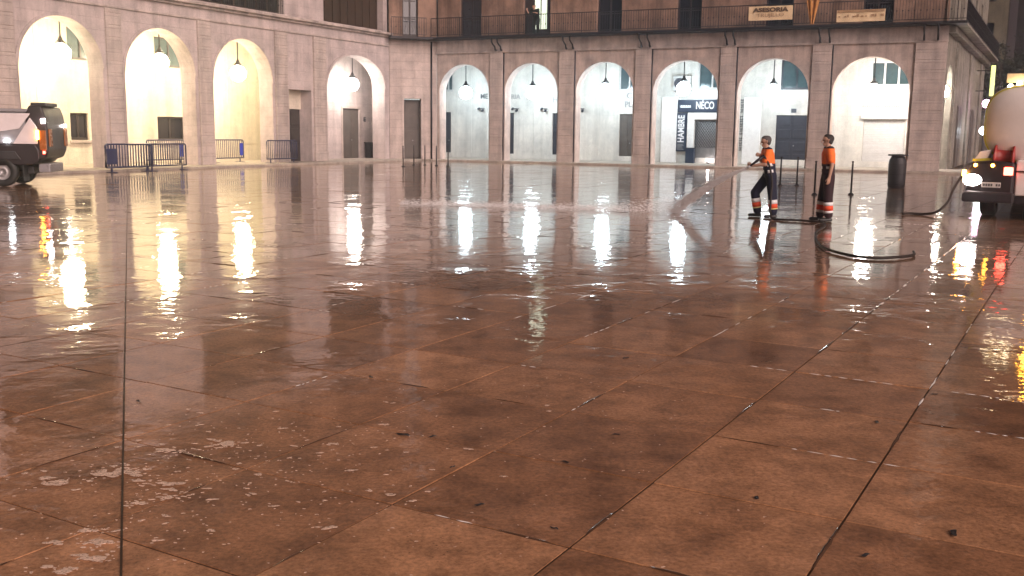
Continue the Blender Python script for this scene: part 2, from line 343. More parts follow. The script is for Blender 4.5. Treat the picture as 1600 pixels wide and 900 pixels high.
# beads of water standing on the joints
M_WATER, n, l, p = newmat('standing_water'); p.inputs['Base Color'].default_value = (0.10, 0.055, 0.035, 1); p.inputs['Roughness'].default_value = 0.03; p.inputs['Specular IOR Level'].default_value = 0.5
M_GLINT = flat('painted_glint', (0.88, 0.84, 0.80), 0.35, var=0.1, scale=40)  # pale colour that paints lamp glints along the joints
def beads():
    mb = MB(); rnd = random.Random(11)
    def bead(p0, d, L, w, h):
        q = Vector((d.y, -d.x)); k = max(3, int(L / 0.05)); rows = []
        for s in range(k + 1):
            t = s / k; f = math.sin(math.pi * min(1, max(0, t))) ** 0.5 * (0.6 + 0.4 * rnd.random())
            c = p0 + d * (L * t); c = c + q * rnd.gauss(0, 0.0015)
            rows.append([mb.b.verts.new((c.x + q.x * w * f * x, c.y + q.y * w * f * x, 0.0008 + h * f * (1 - x * x))) for x in (-1, -0.6, 0, 0.6, 1)])
        for s in range(k):
            for x in range(4):
                fc = mb.b.faces.new((rows[s][x], rows[s][x + 1], rows[s + 1][x + 1], rows[s + 1][x])); fc.smooth = True
    for i in range(-25, 30):
        for j in range(-22, 25):
            for ax in (0, 1):
                if rnd.random() > 0.34: continue
                ca, cb = O_A + i * P_A, O_B + j * P_B
                c = GA * ca + GB * cb
                if c.y < 3 or c.y > 24 or abs(c.x) > 1 + 0.58 * c.y: continue
                L = rnd.uniform(0.08, 0.55); d = GA if ax == 0 else GB
                bead(c + d * rnd.uniform(0, 0.9 - L), d, L, rnd.uniform(0.006, 0.014) * (1 + c.y * 0.04), rnd.uniform(0.002, 0.0045) * (1 + c.y * 0.03))
    # along the one long joint towards the tanker
    t = 8.0
    while t < 21:
        L = rnd.uniform(0.2, 1.0); c = GA * t + GB * O_B
        bead(c, GA, L, 0.016, 0.005); t += L + rnd.uniform(0.02, 0.5)
    fm = MB(); keep = mb; mb = fm  # broken white strips imitating glints on the slab edges
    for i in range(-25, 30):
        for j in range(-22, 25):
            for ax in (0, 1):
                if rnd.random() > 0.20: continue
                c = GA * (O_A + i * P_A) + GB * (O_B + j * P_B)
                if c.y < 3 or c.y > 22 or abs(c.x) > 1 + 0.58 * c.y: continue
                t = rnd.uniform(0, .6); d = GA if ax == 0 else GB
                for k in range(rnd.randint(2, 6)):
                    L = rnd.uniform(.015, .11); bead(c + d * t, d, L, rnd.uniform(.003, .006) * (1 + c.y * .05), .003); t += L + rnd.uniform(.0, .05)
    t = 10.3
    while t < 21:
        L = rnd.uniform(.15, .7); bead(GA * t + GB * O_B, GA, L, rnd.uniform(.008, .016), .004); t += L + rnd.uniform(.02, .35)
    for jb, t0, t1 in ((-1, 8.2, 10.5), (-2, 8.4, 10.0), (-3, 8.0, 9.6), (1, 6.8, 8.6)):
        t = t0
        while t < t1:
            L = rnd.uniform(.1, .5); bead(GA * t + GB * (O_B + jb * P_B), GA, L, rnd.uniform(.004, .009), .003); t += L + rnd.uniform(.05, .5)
    o = fm.build('joint_glints', M_GLINT); o['kind'] = 'stuff'; setp(o, 'bright broken lines painted as glints along the paving joints', 'pale_marks'); mb = keep
    o = mb.build('water_beads', M_WATER); o['kind'] = 'stuff'; setp(o, 'thin beads of water standing in the paving joints', 'water')
beads()

# pale matte flakes on the slabs, lower left
M_FLAKE = flat('pale_flake', (0.74, 0.54, 0.42), 0.6, var=0.15, scale=40)
_nd = M_FLAKE.node_tree.nodes; _ln = M_FLAKE.node_tree.links; _tc = _nd.new('ShaderNodeTexCoord')
_ns = noise(_nd, _ln, 85, 4, _tc.outputs['Object'], .7); _rp = ramp(_nd, _ln, _ns.outputs['Fac'], (0, 0, 0), (.95,) * 3, .34, .48); _ln.new(_rp.outputs[0], _nd['Principled BSDF'].inputs['Alpha'])
def pale_marks():
    mb = MB(); rnd = random.Random(5)
    spots = [(-2.02, 4.88, .17), (-1.86, 5.22, .12), (-2.22, 4.72, .14), (-1.60, 5.32, .16), (-1.72, 4.72, .12), (-1.62, 4.55, .10), (-1.75, 3.98, .12), (-1.70, 3.84, .10), (-1.78, 3.72, .1), (-1.83, 4.12, .08), (-1.75, 4.45, .07)]
    for k in range(80): spots.append((-1.75 + rnd.gauss(0, .42), 4.75 + rnd.gauss(0, .55), rnd.uniform(.008, .035)))
    for k in range(24): spots.append((rnd.uniform(-1.2, 0.3), rnd.uniform(3.8, 6.3), rnd.uniform(.008, .04)))
    more = []
    for (x, y, r) in spots[:11]:
        for k in range(26):
            t = rnd.uniform(0, 6.28); d = r * abs(rnd.gauss(0, .62)); more.append((x + d * 1.3 * math.cos(t), y + d * .6 * math.sin(t), r * (.62 if k < 2 else rnd.uniform(.04, .26)) * (1 - .4 * min(1, d / r))))
    for k in range(380): more.append((-1.45 + rnd.gauss(0, .55), 4.8 + rnd.gauss(0, .7), rnd.uniform(.003, .011)))
    for k in range(160): more.append((rnd.uniform(-1.5, 1.2), rnd.uniform(3.9, 7.5), rnd.uniform(.003, .010)))
    spots = more + spots[11:]
    for (x, y, r) in spots:
        n = 22; ph = [rnd.uniform(0, 6.28) for _ in range(4)]; el = rnd.uniform(.4, .7); an = rnd.uniform(-.5, .5)
        ring = []; inn = []; zz = rnd.uniform(0, .0022)
        for k in range(n):
            t = 2 * math.pi * k / n
            q = r * .85 * (0.85 + .28 * math.sin(2 * t + ph[0]) + .14 * math.sin(3 * t + ph[3]) + .10 * math.sin(5 * t + ph[1]) + .05 * math.sin(9 * t + ph[2]))
            u, v = q * math.cos(t), q * el * math.sin(t)
            u, v = u * math.cos(an) - v * math.sin(an), u * math.sin(an) + v * math.cos(an)
            ring.append(mb.b.verts.new((x + u, y + v, 0.0022 + zz))); inn.append(mb.b.verts.new((x + u * .8, y + v * .8, 0.0034 + zz)))
        for k in range(n):
            mb.b.faces.new((ring[k], ring[(k + 1) % n], inn[(k + 1) % n], inn[k]))
        mb.b.faces.new(inn)
    o = mb.build('pale_marks', M_FLAKE); o['kind'] = 'stuff'; setp(o, 'pale flakes scattered over the wet slabs', 'pale_marks')
pale_marks()

lf = MB(); rnd_ = random.Random(8)
for (x, y, r) in ((2.26, 5.92, .035), (1.98, 4.20, .045), (-.14, 4.47, .03), (-.62, 5.55, .05), (-.45, 5.52, .03), (.62, 5.6, .03), (.3, 5.1, .03), (1.2, 4.6, .03), (2.9, 6.6, .03), (-1.0, 6.9, .03), (.9, 7.6, .035), (-2.4, 6.2, .03), (1.5, 3.95, .03), (.2, 4.2, .02), (-.3, 5.0, .02)):
    a0 = rnd_.uniform(0, 6.28); ring = []
    for k in range(11):
        t = 2 * math.pi * k / 11; q = r * (.55 + .45 * abs(math.cos(t))) * rnd_.uniform(.7, 1.15); u, v = q * math.cos(t), .55 * q * math.sin(t)
        ring.append(lf.b.verts.new((x + u * math.cos(a0) - v * math.sin(a0), y + u * math.sin(a0) + v * math.cos(a0), .004 + .006 * abs(math.sin(t * 1.5)))))
    lf.b.faces.new(ring)
o = lf.build('leaf_litter', M_BIN); o['kind'] = 'stuff'; setp(o, 'small dark scraps of leaf lying on the near slabs', 'litter')

# ------------------------------------------------------------------ building helpers (local x along the wall, y into the building, z up)
def heading(a): return R(90 - a)
def arch_fn(u0, u1, zs, zt):
    c, r = (u0 + u1) / 2, (u1 - u0) / 2
    return lambda u: zs + (zt - zs) * math.sqrt(max(0, 1 - ((u - c) / r) ** 2))
def pierced_wall(name, mat, parent, u0, u1, zb, zt, t, openings, y0=0.0):
    """openings: (ua, ub, fn) where fn(u) is the height of the head; ('rect' when constant)"""
    mb = MB(); prof = []
    cur = u0
    for ua, ub, fn, n in openings:
        prof.append((cur, ua, None)); ks = [ua + (ub - ua) * (0.5 - 0.5 * math.cos(math.pi * k / n)) for k in range(n + 1)]
        for k in range(n): prof.append((ks[k], ks[k + 1], fn))
        cur = ub
    prof.append((cur, u1, None))
    y1 = y0 + t
    for a, b, fn in prof:
        za, zc = (zb, zb) if fn is None else (fn(a), fn(b))
        mb.quad((a, y0, za), (b, y0, zc), (b, y0, zt), (a, y0, zt)); mb.quad((b, y1, zc), (a, y1, za), (a, y1, zt), (b, y1, zt))
        if fn:
            mb.quad((a, y0, za), (a, y1, za), (b, y1, zc), (b, y0, zc))
    for ua, ub, fn, n in openings:
        for x in (ua, ub): mb.quad((x, y0, zb), (x, y1, zb), (x, y1, fn(x)), (x, y0, fn(x)))
    for x in (u0, u1): mb.quad((x, y0, zb), (x, y1, zb), (x, y1, zt), (x, y0, zt))
    bmesh.ops.remove_doubles(mb.b, verts=mb.b.verts, dist=1e-4)
    return mb.build(name, mat, parent)
def holed_wall(name, mat, parent, u0, u1, z0, z1, y, holes, rev=0.3):
    us = sorted({u0, u1, *[h[0] for h in holes], *[h[1] for h in holes]}); zs = sorted({z0, z1, *[h[2] for h in holes], *[h[3] for h in holes]})
    us = [x for x in us if u0 <= x <= u1]; zs = [x for x in zs if z0 <= x <= z1]
    mb = MB()
    for a, b in zip(us, us[1:]):
        for c, d in zip(zs, zs[1:]):
            if any(h[0] < (a + b) / 2 < h[1] and h[2] < (c + d) / 2 < h[3] for h in holes): continue
            mb.quad((a, y, c), (b, y, c), (b, y, d), (a, y, d))
    for h in holes:
        a, b, c, d = h[:4]
        for p, q in (((a, c), (a, d)), ((b, d), (b, c)), ((a, d), (b, d)), ((b, c), (a, c))):
            mb.quad((p[0], y, p[1]), (q[0], y, q[1]), (q[0], y + rev, q[1]), (p[0], y + rev, p[1]))
    bmesh.ops.remove_doubles(mb.b, verts=mb.b.verts, dist=1e-4)
    return mb.build(name, mat, parent)
def leaf_window(parent, u0, u1, z0, z1, y, mat_f=None, mat_g=None, name='window', mull=1, rails=(0.33, 0.66)):
    f = MB(); w = 0.08
    f.box(u0, u0 + w, y - .05, y + .03, z0, z1); f.box(u1 - w, u1, y - .05, y + .03, z0, z1)
    f.box(u0 + w, u1 - w, y - .05, y + .03, z1 - w, z1); f.box(u0 + w, u1 - w, y - .05, y + .03, z0, z0 + w * 1.5)
    for k in range(mull):
        c = u0 + (u1 - u0) * (k + 1) / (mull + 1); f.box(c - .045, c + .045, y - .047, y + .027, z0 + w * 1.5, z1 - w)
    edges = [u0 + w] + [u0 + (u1 - u0) * (k + 1) / (mull + 1) for k in range(mull)] + [u1 - w]
    for e0, e1 in zip(edges, edges[1:]):
        for t in rails: f.box(e0 + .045, e1 - .045, y - .04, y + .02, z0 + (z1 - z0) * t - .025, z0 + (z1 - z0) * t + .025)
    o = f.build(name, mat_f or M_DARKWOOD, parent)
    g = MB(); g.box(u0 + .02, u1 - .02, y, y + .012, z0 + .02, z1 - .02); g.build('pane', mat_g or M_GLASSD, o)
    return o
def panel_door(parent, u0, u1, z0, z1, y, mat, name='door', rows=3, cols=2):
    f = MB(); f.box(u0, u1, y, y + .06, z0, z1)
    dw = (u1 - u0) / cols; dh = (z1 - z0) / rows
    for i in range(cols):
        for j in range(rows): f.box(u0 + i * dw + .08, u0 + (i + 1) * dw - .08, y - .03, y - .001, z0 + j * dh + .08, z0 + (j + 1) * dh - .08, .02)
    o = f.build(name, mat, parent)
    h = MB(); h.lathe([(0, 0), (.035, 0), (.035, .03), (0, .05)], 10, Matrix.Translation((u0 + (u1 - u0) * .56, y - .03, z0 + 1.05)) @ Matrix.Rotation(R(90), 4, 'X'))
    h.build('handle', M_METAL, o)
    return o
def pilaster(parent, u0, u1, z0, z1, proud=0.11, mat=None, base=True):
    mb = MB(); z = z0 + (0.5 if base else 0); y = -0.002
    mb.box(u0 + .012, u1 - .012, -proud + .02, y, z0, z1)
    while z < z1 - .05:
        t = min(z + .452, z1); mb.box(u0, u1, -proud, y - .003, z + .009, t - .009, .012, seg=1); z += .47
    if base: mb.box(u0 - .03, u1 + .03, -proud - .035, y - .001, z0 - .002, z0 + .495, .01, seg=1)
    return mb.build('pilaster', mat or M_PIER, parent)

def railing(parent, pts, z0, h=1.05, gap=0.13, name='railing', y=0):
    """iron railing along local x"""
    mb = MB(); u0, u1 = pts
    mb.box(u0, u1, y - .03, y + .03, z0 + h - .04, z0 + h); mb.box(u0, u1, y - .02, y + .02, z0 + .08, z0 + .11)
    k = int((u1 - u0) / gap)
    for i in range(k + 1):
        u = u0 + (u1 - u0) * i / k; r = .018 if i % 14 == 0 else .009
        mb.box(u - r, u + r, y - r, y + r, z0 + (0.0 if i % 14 == 0 else .11), z0 + h - .04)
        if i % 2 == 0: mb.box(u - .03, u + .03, y - .012, y + .012, z0 + .48, z0 + .54)
    return mb.build(name, M_IRON, parent)

LAMPS = []
def hanging_lamp(parent_frame, u, v, z, mat, label, rod_top=6.15, r=0.33):
    w = parent_frame.matrix_world @ Vector((u, v, z))
    t = empty('hanging_lamp', (w.x, w.y, w.z), 0, label, 'lamp', 'globe lamps hanging in the arcades')
    g = MB(); g.lathe([(0.001, -r)] + [(r * math.sin(math.pi * k / 12), -r * math.cos(math.pi * k / 12)) for k in range(1, 12)] + [(0.001, r)], 20); g.build('globe', mat, t)
    c = MB(); c.lathe([(.001, r + .02), (.22, r + .03), (.10, r + .16), (.05, r + .30), (.001, r + .32)], 16); c.build('cap', M_IRON, t)
    q = MB(); q.tube([(0, 0, r + .28), (0, 0, rod_top - z)], .03, 6); q.build('rod', M_IRON, t)
    LAMPS.append(t); return t

def frame_obj(name, P, a, label, cat):
    o = empty(name, (P[0], P[1], 0), heading(a), label, cat); bpy.context.view_layer.update(); return o

# ------------------------------------------------------------------ left arcade building
LP, LA = (-13.98, 45.04), 27.5
LB = frame_obj('arcade_building', LP, LA, 'pinkish stone arcade building with warm lit arches on the left side', 'building')
FL = 0.10
L_ARCH = [(-19.0, -15.2, 4.0, 5.88), (-14.0, -10.2, 4.0, 5.88), (-9.0, -5.25, 4.0, 5.88), (-4.16, -0.31, 3.98, 5.87), (0.79, 4.75, 3.92, 5.87)]
ops = [(a, b, arch_fn(a, b, zs, zt), 28) for a, b, zs, zt in L_ARCH] + [(5.95, 7.70, (lambda u: 3.70), 1), (9.0, 14.25, arch_fn(9.0, 14.25, 4.05, 5.74), 28)]
pierced_wall('wall', M_PINKSTONE, LB, -24, 14.7, FL, 6.95, 0.85, ops)
for u0, u1 in ((-15.0, -14.2), (-10.0, -9.15), (-5.08, -4.32), (-0.14, 0.63), (4.92, 5.80), (7.86, 8.85)): pilaster(LB, u0, u1, FL, 6.42)
# archivolts
def archivolt(parent, u0, u1, zs, zt, mat, y=-0.05, w=0.14):
    mb = MB(); c = (u0 + u1) / 2; n = 32
    for k in range(n):
        P = []
        for kk in (k, k + 1):
            t = math.pi * kk / n
            for e in (0.0, w): P.append((c - ((u1 - u0) / 2 + e) * math.cos(t), zs + (zt - zs + e) * math.sin(t)))
        a, b, d, e = P[0], P[1], P[2], P[3]
        mb.quad((a[0], y, a[1]), (d[0], y, d[1]), (e[0], y, e[1]), (b[0], y, b[1]))
        mb.quad((b[0], y, b[1]), (e[0], y, e[1]), (e[0], -.002, e[1]), (b[0], -.002, b[1])); mb.quad((a[0], y, a[1]), (d[0], y, d[1]), (d[0], -.002, d[1]), (a[0], -.002, a[1]))
    return mb.build('archivolt', mat, parent)
for a, b, zs, zt in L_ARCH + [(9.0, 14.25, 4.05, 5.74)]: archivolt(LB, a, b, zs, zt, M_PINKSTONE)
c = MB(); c.box(-24, 14.72, -.14, .2, 6.953, 7.06, .02); c.box(-24, 14.74, -.30, .2, 7.063, 7.20, .03); c.box(-24, 14.70, -.07, -.003, 6.44, 6.53, .015)
c.build('cornice', M_TRIM, LB)
# upper storeys
holes = [(-19, -13.5, 7.5, 10.9), (-10.5, -5.0, 7.5, 10.9), (-0.3, 5.9, 7.3, 10.9), (8.95, 14.3, 7.3, 10.9)]
for z in (12.2, 16.6):
    for u in (-18, -14, -10, -6, -2, 2, 6, 10): holes.append((u, u + 1.5, z, z + 3.0))
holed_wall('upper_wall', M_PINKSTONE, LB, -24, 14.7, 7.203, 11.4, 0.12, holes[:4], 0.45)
holed_wall('upper_wall', M_UPPERDIM, LB, -24, 14.7, 11.4, 20.6, 0.12, holes[4:], 0.45)
for h in holes[:4]:
    leaf_window(LB, h[0], h[1], h[2], h[3], 0.55, M_BROWN, M_BROWN if h[0] > 8 else M_GLASSD, 'shuttered_loggia' if h[0] > 8 else 'window', mull=7, rails=(.5,))
for h in holes[4:]: leaf_window(LB, h[0], h[1], h[2], h[3], 0.5, M_DARKWOOD)
railing(LB, (-0.25, 5.85), 7.2, 1.1, y=0.2); railing(LB, (-10.4, -5.1), 7.2, 1.1, y=0.2)
c = MB(); c.box(-24, 14.72, -.15, .3, 11.4, 11.6, .03); c.box(-24, 14.72, -.15, .3, 15.8, 16.0, .03); c.box(-24, 14.8, -.5, .3, 20.603, 21.0, .05); c.build('cornice', M_TRIM, LB)
r = MB(); r.box(-24, 16, .3, 13, 20.7, 21.2); r.box(-24, -23.9, 4.3, 13, 0, 20.6); r.build('roof', M_TRIM, LB)
# inside of the arcade
lh = [(-3.55, -2.60, 1.15, 2.33), (1.35, 3.10, 1.10, 2.26), (-3.50, -2.0, 4.62, 6.0), (1.34, 3.3, 4.61, 6.0), (-8.4, -7.4, 1.15, 2.33), (-8.4, -7.0, 4.62, 6.0)]
holed_wall('inner_wall', M_INNERW, LB, -24, 8.55, FL, 6.2, 4.2, lh, 0.22)
for h in lh: leaf_window(LB, h[0], h[1], h[2], h[3], 4.36, M_DARKWOOD, M_GLASSD if h[2] < 3 else M_TEAL, mull=1, rails=())
for h in lh[:2]:
    s = MB(); s.box(h[0] - .1, h[1] + .1, 4.08, 4.197, h[2] - .12, h[2] - .004, .01); s.build('sill', M_TRIM, LB)
c = MB(); c.box(-24, 8.55, 4.17, 4.198, .93, 0.99); 
for u in (-5.11, -0.6, 4.4, 6.2): c.box(u - .03, u + .03, 4.175, 4.197, 1.0, 6.1)
c.build('wall_moulding', M_INNERW, LB)
c = MB(); c.quad((-24, .851, 6.2), (16.5, .851, 6.2), (16.5, 4.4, 6.2), (-24, 4.4, 6.2)); c.quad((8.55, .852, FL), (8.55, 4.2, FL), (8.55, 4.2, 6.2), (8.55, .852, 6.2)); c.build('ceiling', M_CEIL, LB)
# door behind the tall rectangular opening
panel_door(LB, 5.98, 7.68, FL, 2.75, 0.78, M_DARKWOOD, rows=3); 
c = MB(); c.box(5.952, 7.698, .70, .84, 2.753, 3.698); c.build('lintel', M_INNERW, LB)
# niche behind the fourth arch
holed_wall('niche_wall', M_PINKSTONE, LB, 8.56, 15.9, FL, 6.2, 2.1, [(13.05, 14.65, FL, 2.95)], 0.12)
panel_door(LB, 13.05, 14.65, FL, 2.95, 2.18, M_DOORB, rows=1)
c = MB(); c.box(12.93, 13.045, 2.06, 2.098, FL, 3.07); c.box(14.655, 14.77, 2.06, 2.098, FL, 3.07); c.box(13.05, 14.65, 2.06, 2.098, 2.955, 3.07); c.build('door_frame', M_TRIM, LB)
c = MB(); c.quad((15.9, .0, FL), (15.9, 2.1, FL), (15.9, 2.1, 6.2), (15.9, 0, 6.2)); c.build('niche_wall', M_PINKSTONE, LB)
def frame_thing(name, fr, u, v, z, label, cat, group=None, rz=0):
    w = fr.matrix_world @ Vector((u, v, z)); return empty(name, w, fr.rotation_euler[2] + rz, label, cat, group)
ic = frame_thing('intercom', LB, 15.15, 2.1, 2.35, 'small dark intercom box beside the grey niche door', 'intercom')
c = MB(); c.box(-.09, .09, -.06, -.002, -.13, .13, .015); c.build('housing', M_DOOR, ic)
c = MB(); c.box(-.06, .06, -.064, -.061, .02, .09); [c.box(-.05 + k * .04, -.03 + k * .04, -.066, -.061, -.08, -.03) for k in range(3)]; c.build('button_panel', M_METAL, ic)
bx = frame_thing('litter_bin', LB, 15.2, 1.75, FL, 'small square dark bin under the intercom in the stone niche', 'litter bin')
c = MB(); c.prism([(-.2, 0), (.2, 0), (.24, .85), (-.24, .85)], -.2, .2, .02); c.build('body', M_BIN, bx)
c = MB(); c.box(-.27, .27, -.25, .25, .852, .92, .02); c.build('lid', M_BIN, bx)

# paving inside and in front of the arcade, a low step above the plaza
c = MB(); c.box(-24, 16.4, -1.4, 4.3, -.028, FL - .002, .012, seg=1); o = c.build('arcade_pavement', M_PAVE, None, (LP[0], LP[1], 0), heading(LA)); o['kind'] = 'structure'

for u, m, lb, z, v in ((-5.49, M_LAMPW, 'warm white globe lamp in the leftmost visible arch above the utility truck', 4.66, 2.1), (-0.31, M_LAMPW, 'warm glaring globe lamp in the arch with the barriers and window', 4.64, 2.1),
                    (4.67, M_LAMPW, 'yellow glowing globe lamp in the third arch with a plain wall', 4.42, 2.1), (12.7, M_LAMPN, 'smaller white globe lamp in the niche with the grey door', 4.25, 1.1)):
    hanging_lamp(LB, u, v, z, m, lb, r=0.38 if v > 2 else 0.36)

# ------------------------------------------------------------------ corner piece joining the two arcades
CPa = LB.matrix_world @ Vector((14.7, 0, 0)); RP = Vector((-4.49, 58.77, 0)); RA = 114.5
ca = math.degrees(math.atan2(RP.x - CPa.x, RP.y - CPa.y)); CLEN = (RP - CPa).length
CB = frame_obj('corner_building', (CPa.x, CPa.y), ca, 'narrow pale stone corner bay with a tall recessed doorway between the two arcades', 'building')
pierced_wall('wall', M_PIER, CB, 0.02, CLEN - .02, FL, 6.85, 0.5, [(.85, 1.85, (lambda u: 3.55), 1)])
panel_door(CB, .86, 1.84, FL, 3.5, .42, M_DOORB, rows=2, cols=1)
c = MB(); c.box(.74, .845, -.05, -.003, FL, 3.66); c.box(1.855, 1.96, -.05, -.003, FL, 3.66); c.box(.85, 1.85, -.05, -.003, 3.555, 3.66); c.build('door_frame', M_TRIM, CB)
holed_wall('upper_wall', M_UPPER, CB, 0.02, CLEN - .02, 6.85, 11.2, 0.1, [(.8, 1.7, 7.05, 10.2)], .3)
holed_wall('upper_wall', M_UPPERDIM, CB, 0.02, CLEN - .02, 11.2, 20.6, 0.1, [(.8, 1.7, 11.6, 14.6), (.8, 1.7, 16, 19)], .3)
for z in (7.05, 11.6, 16.0): leaf_window(CB, .8, 1.7, z, z + 3.05, .34)
c = MB(); c.tube([(2.45, -.06, FL), (2.45, -.06, 6.8)], .05, 8); c.build('drainpipe', M_IRON, CB)
c = MB(); c.box(0, CLEN, -.8, .1, 6.853, 7.0, .02); s_ = c.build('balcony_slab', M_IRON, CB); railing(CB, (0.05, CLEN - .75), 7.0, 1.05, y=-.75)

# ------------------------------------------------------------------ right arcade building
RB = frame_obj('arcade_building', (RP.x, RP.y), RA, 'stone arcade building with six white lit arches under a long iron balcony', 'building')
R_ARCH = [(0.17, 3.36), (4.36, 7.55), (8.64, 11.89), (12.98, 16.42), (17.44, 20.95), (22.08, 25.62)]
RT = 5.50
ops = [(a, b, arch_fn(a, b, RT - (b - a) / 2, RT), 28) for a, b in R_ARCH]
pierced_wall('wall', M_BAY, RB, 0, 27.1, FL, 6.85, 0.75, ops)
for a, b in R_ARCH: archivolt(RB, a, b, RT - (b - a) / 2, RT, M_BAY, -0.03, .10)
edges = [0.0] + [x for ab in R_ARCH for x in ab] + [27.1]
for k in range(6):
    u0 = edges[2 * k + 2] + .10; u1 = edges[2 * k + 3] - .12
    if k == 5: u0, u1 = 25.75, 27.13
    pilaster(RB, u0, u1, FL, 6.10)
    if k == 5: continue
    dp = MB(); dp.tube([(u1 + .05, -.05, FL), (u1 + .05, -.05, 6.1)], .032, 6); dp.build('drainpipe', M_IRON, RB)
c = MB(); c.box(0, 27.16, -.13, -.004, 6.105, 6.20, .015); c.box(0, 27.14, -.06, -.003, 6.205, 6.847); c.build('frieze', M_TRIM, RB)
WIN = [(1.40, 2.80), (5.40, 7.0), (9.7, 11.1), (14.1, 15.4), (18.62, 20.0), (23.25, 24.65)]
holes = [(a, b, z, z + 3.1) for z in (7.02, 11.6, 16.0) for a, b in WIN]
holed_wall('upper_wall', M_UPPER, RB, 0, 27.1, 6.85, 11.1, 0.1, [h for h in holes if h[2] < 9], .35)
holed_wall('upper_wall', M_UPPERDIM, RB, 0, 27.1, 11.1, 20.6, 0.1, [h for h in holes if h[2] > 9], .35)
for k, h in enumerate(holes):
    if k == 1: continue
    leaf_window(RB, h[0], h[1], h[2], h[3], .38)
# the lit window: shutters open to both sides, a bright room behind
f = MB(); f.box(5.40, 5.95, .30, .36, 7.02, 10.12); f.box(6.72, 7.0, .30, .36, 7.02, 10.12); f.box(6.33, 6.37, .31, .36, 7.02, 10.12); f.box(5.951, 6.719, .305, .355, 7.02, 7.35)
lw = f.build('window', M_DARKWOOD, RB); c = MB(); c.box(5.96, 6.71, .40, .42, 7.35, 10.1); c.build('lit_pane', M_ROOM, lw)
# balcony with brackets
c = MB(); c.box(0, 27.9, -.85, .09, 6.86, 6.99, .02); bal = c.build('balcony_slab', M_IRON, RB)
rl = railing(bal, (0.05, 27.85), 6.99, 1.05, y=-.80)
rl.name = 'railing'
for u in (3.85, 4.2, 8.1, 8.5, 12.35, 12.8, 16.85, 17.25, 21.4, 21.85, 26.1, 26.7):
    br = MB(); br.tube([(u, -.78, 6.84), (u, -.74, 6.62), (u, -.55, 6.50), (u, -.34, 6.42), (u, -.28, 6.25), (u, -.17, 6.22)], [.05, .045, .04, .045, .05, .06], 6); br.build('bracket', M_IRON, bal)
c = MB(); c.box(0, 27.2, -.2, .3, 11.1, 11.25, .03); c.box(0, 27.2, -.2, .3, 15.4, 15.55, .03); c.box(-.3, 27.5, -.5, .3, 20.603, 21.0, .05); c.build('cornice', M_TRIM, RB)
for k, (a, b) in enumerate(WIN):
    for z in (11.25, 15.55):
        s_ = MB(); s_.box(a - .4, b + .4, -.6, -.201, z, z + .12); s_ = s_.build('balcony_slab', M_TRIM, RB); railing(s_, (a - .35, b + .35), z + .12, 1.0, y=-.56)
r = MB(); r.box(-3, 27, .3, 14, 20.7, 21.2); r.build('roof', M_TRIM, RB)
# inner wall of the arcade with its doors and upper lights
V = 4.2
rh = [(-1.75, -1.33, FL, 2.9), (-1.9, -1.2, 4.17, 5.6), (2.0, 3.02, FL, 2.88), (5.54, 6.6, FL, 2.86), (9.76, 10.9, FL, 2.82), (9.68, 10.9, 4.12, 5.7), (14.22, 15.9, FL, 2.50), (14.31, 15.9, 4.18, 5.75), (18.71, 20.45, FL, 2.79), (18.86, 20.5, 4.14, 5.72), (23.25, 25.30, FL, 2.58), (23.44, 25.5, 4.27, 5.56)]
holed_wall('inner_wall', M_INNER, RB, -2.6, 27.0, FL, 6.2, V, rh, .25)
for k in (0, 2, 3): panel_door(RB, rh[k][0], rh[k][1], FL, rh[k][3], V + .14, M_DOOR, rows=3, cols=1)
panel_door(RB, 9.76, 10.9, FL, 2.82, V + .12, M_DOORB, rows=2, cols=2)
panel_door(RB, 18.71, 20.45, FL, 2.79, V + .12, M_DOOR, rows=4, cols=2)
for k in (1, 5, 7, 9): leaf_window(RB, *rh[k], V + .12, M_GREY if k != 9 else M_DOOR, M_TEAL, mull=1, rails=())
leaf_window(RB, *rh[11], V + .1, M_WHITE, M_TEAL, mull=2, rails=())
# rolled shutter of the last shop
sh = MB(); z = FL
while z < 2.56: sh.box(23.26, 25.29, V + .06, V + .10, z, z + .088, .012, seg=1); z += .09
shutter = sh.build('rolled_shutter', M_SHUT, RB); c = MB(); c.box(23.1, 25.40, V - .22, V - .003, 2.60, 2.88, .02); c.build('shutter_box', M_GREY, shutter)
# grille of the seafood shop
gr = MB(); gr.box(14.23, 15.9, V + .13, V + .15, FL, 2.5); back = gr.build('shop_door', M_DOOR, RB)
gr = MB()
for k in range(-16, 34):
    a = Vector((14.24 + k * .14, V + .06, .95)); 
    for sgn in (1, -1):
        p0 = Vector((14.24 + k * .14, V + .06 + .006 * sgn, .95)); p1 = p0 + Vector((sgn * 1.5 * .75, 0, 1.5))
        lo, hi = 14.24, 15.88
        def clip(p, q):
            d = q - p; t0, t1 = 0, 1
            for e, sg in ((lo, 1), (hi, -1)):
                pa, qa = (p.x - e) * sg, (q.x - e) * sg
                if pa < 0 and qa < 0: return None
                if pa < 0: t0 = max(t0, pa / (pa - qa))
                if qa < 0: t1 = min(t1, pa / (pa - qa))
            return (p + d * t0, p + d * t1) if t1 > t0 + .02 else None
        cl = clip(p0, p1)
        if cl: gr.tube(cl, .018, 4)
gr.box(14.24, 15.88, V + .05, V + .08, FL, .95); gr.build('grille', M_METAL, back)
c = MB(); c.box(13.82, 14.21, V - .10, V - .003, .90, 2.93, .01); c.box(14.215, 15.9, V - .10, V - .003, 2.54, 2.93, .01); c.build('shop_front_frame', M_WHITE, RB)
c = MB(); c.box(12.33, 13.22, V - .16, V - .003, FL, 3.77, .02); c.build('column_panel', M_WHITE, RB)
c = MB(); c.box(16.95, 17.90, V - .10, V - .003, FL, 3.75, .02); c.build('column_panel', M_WHITE, RB)
c = MB()
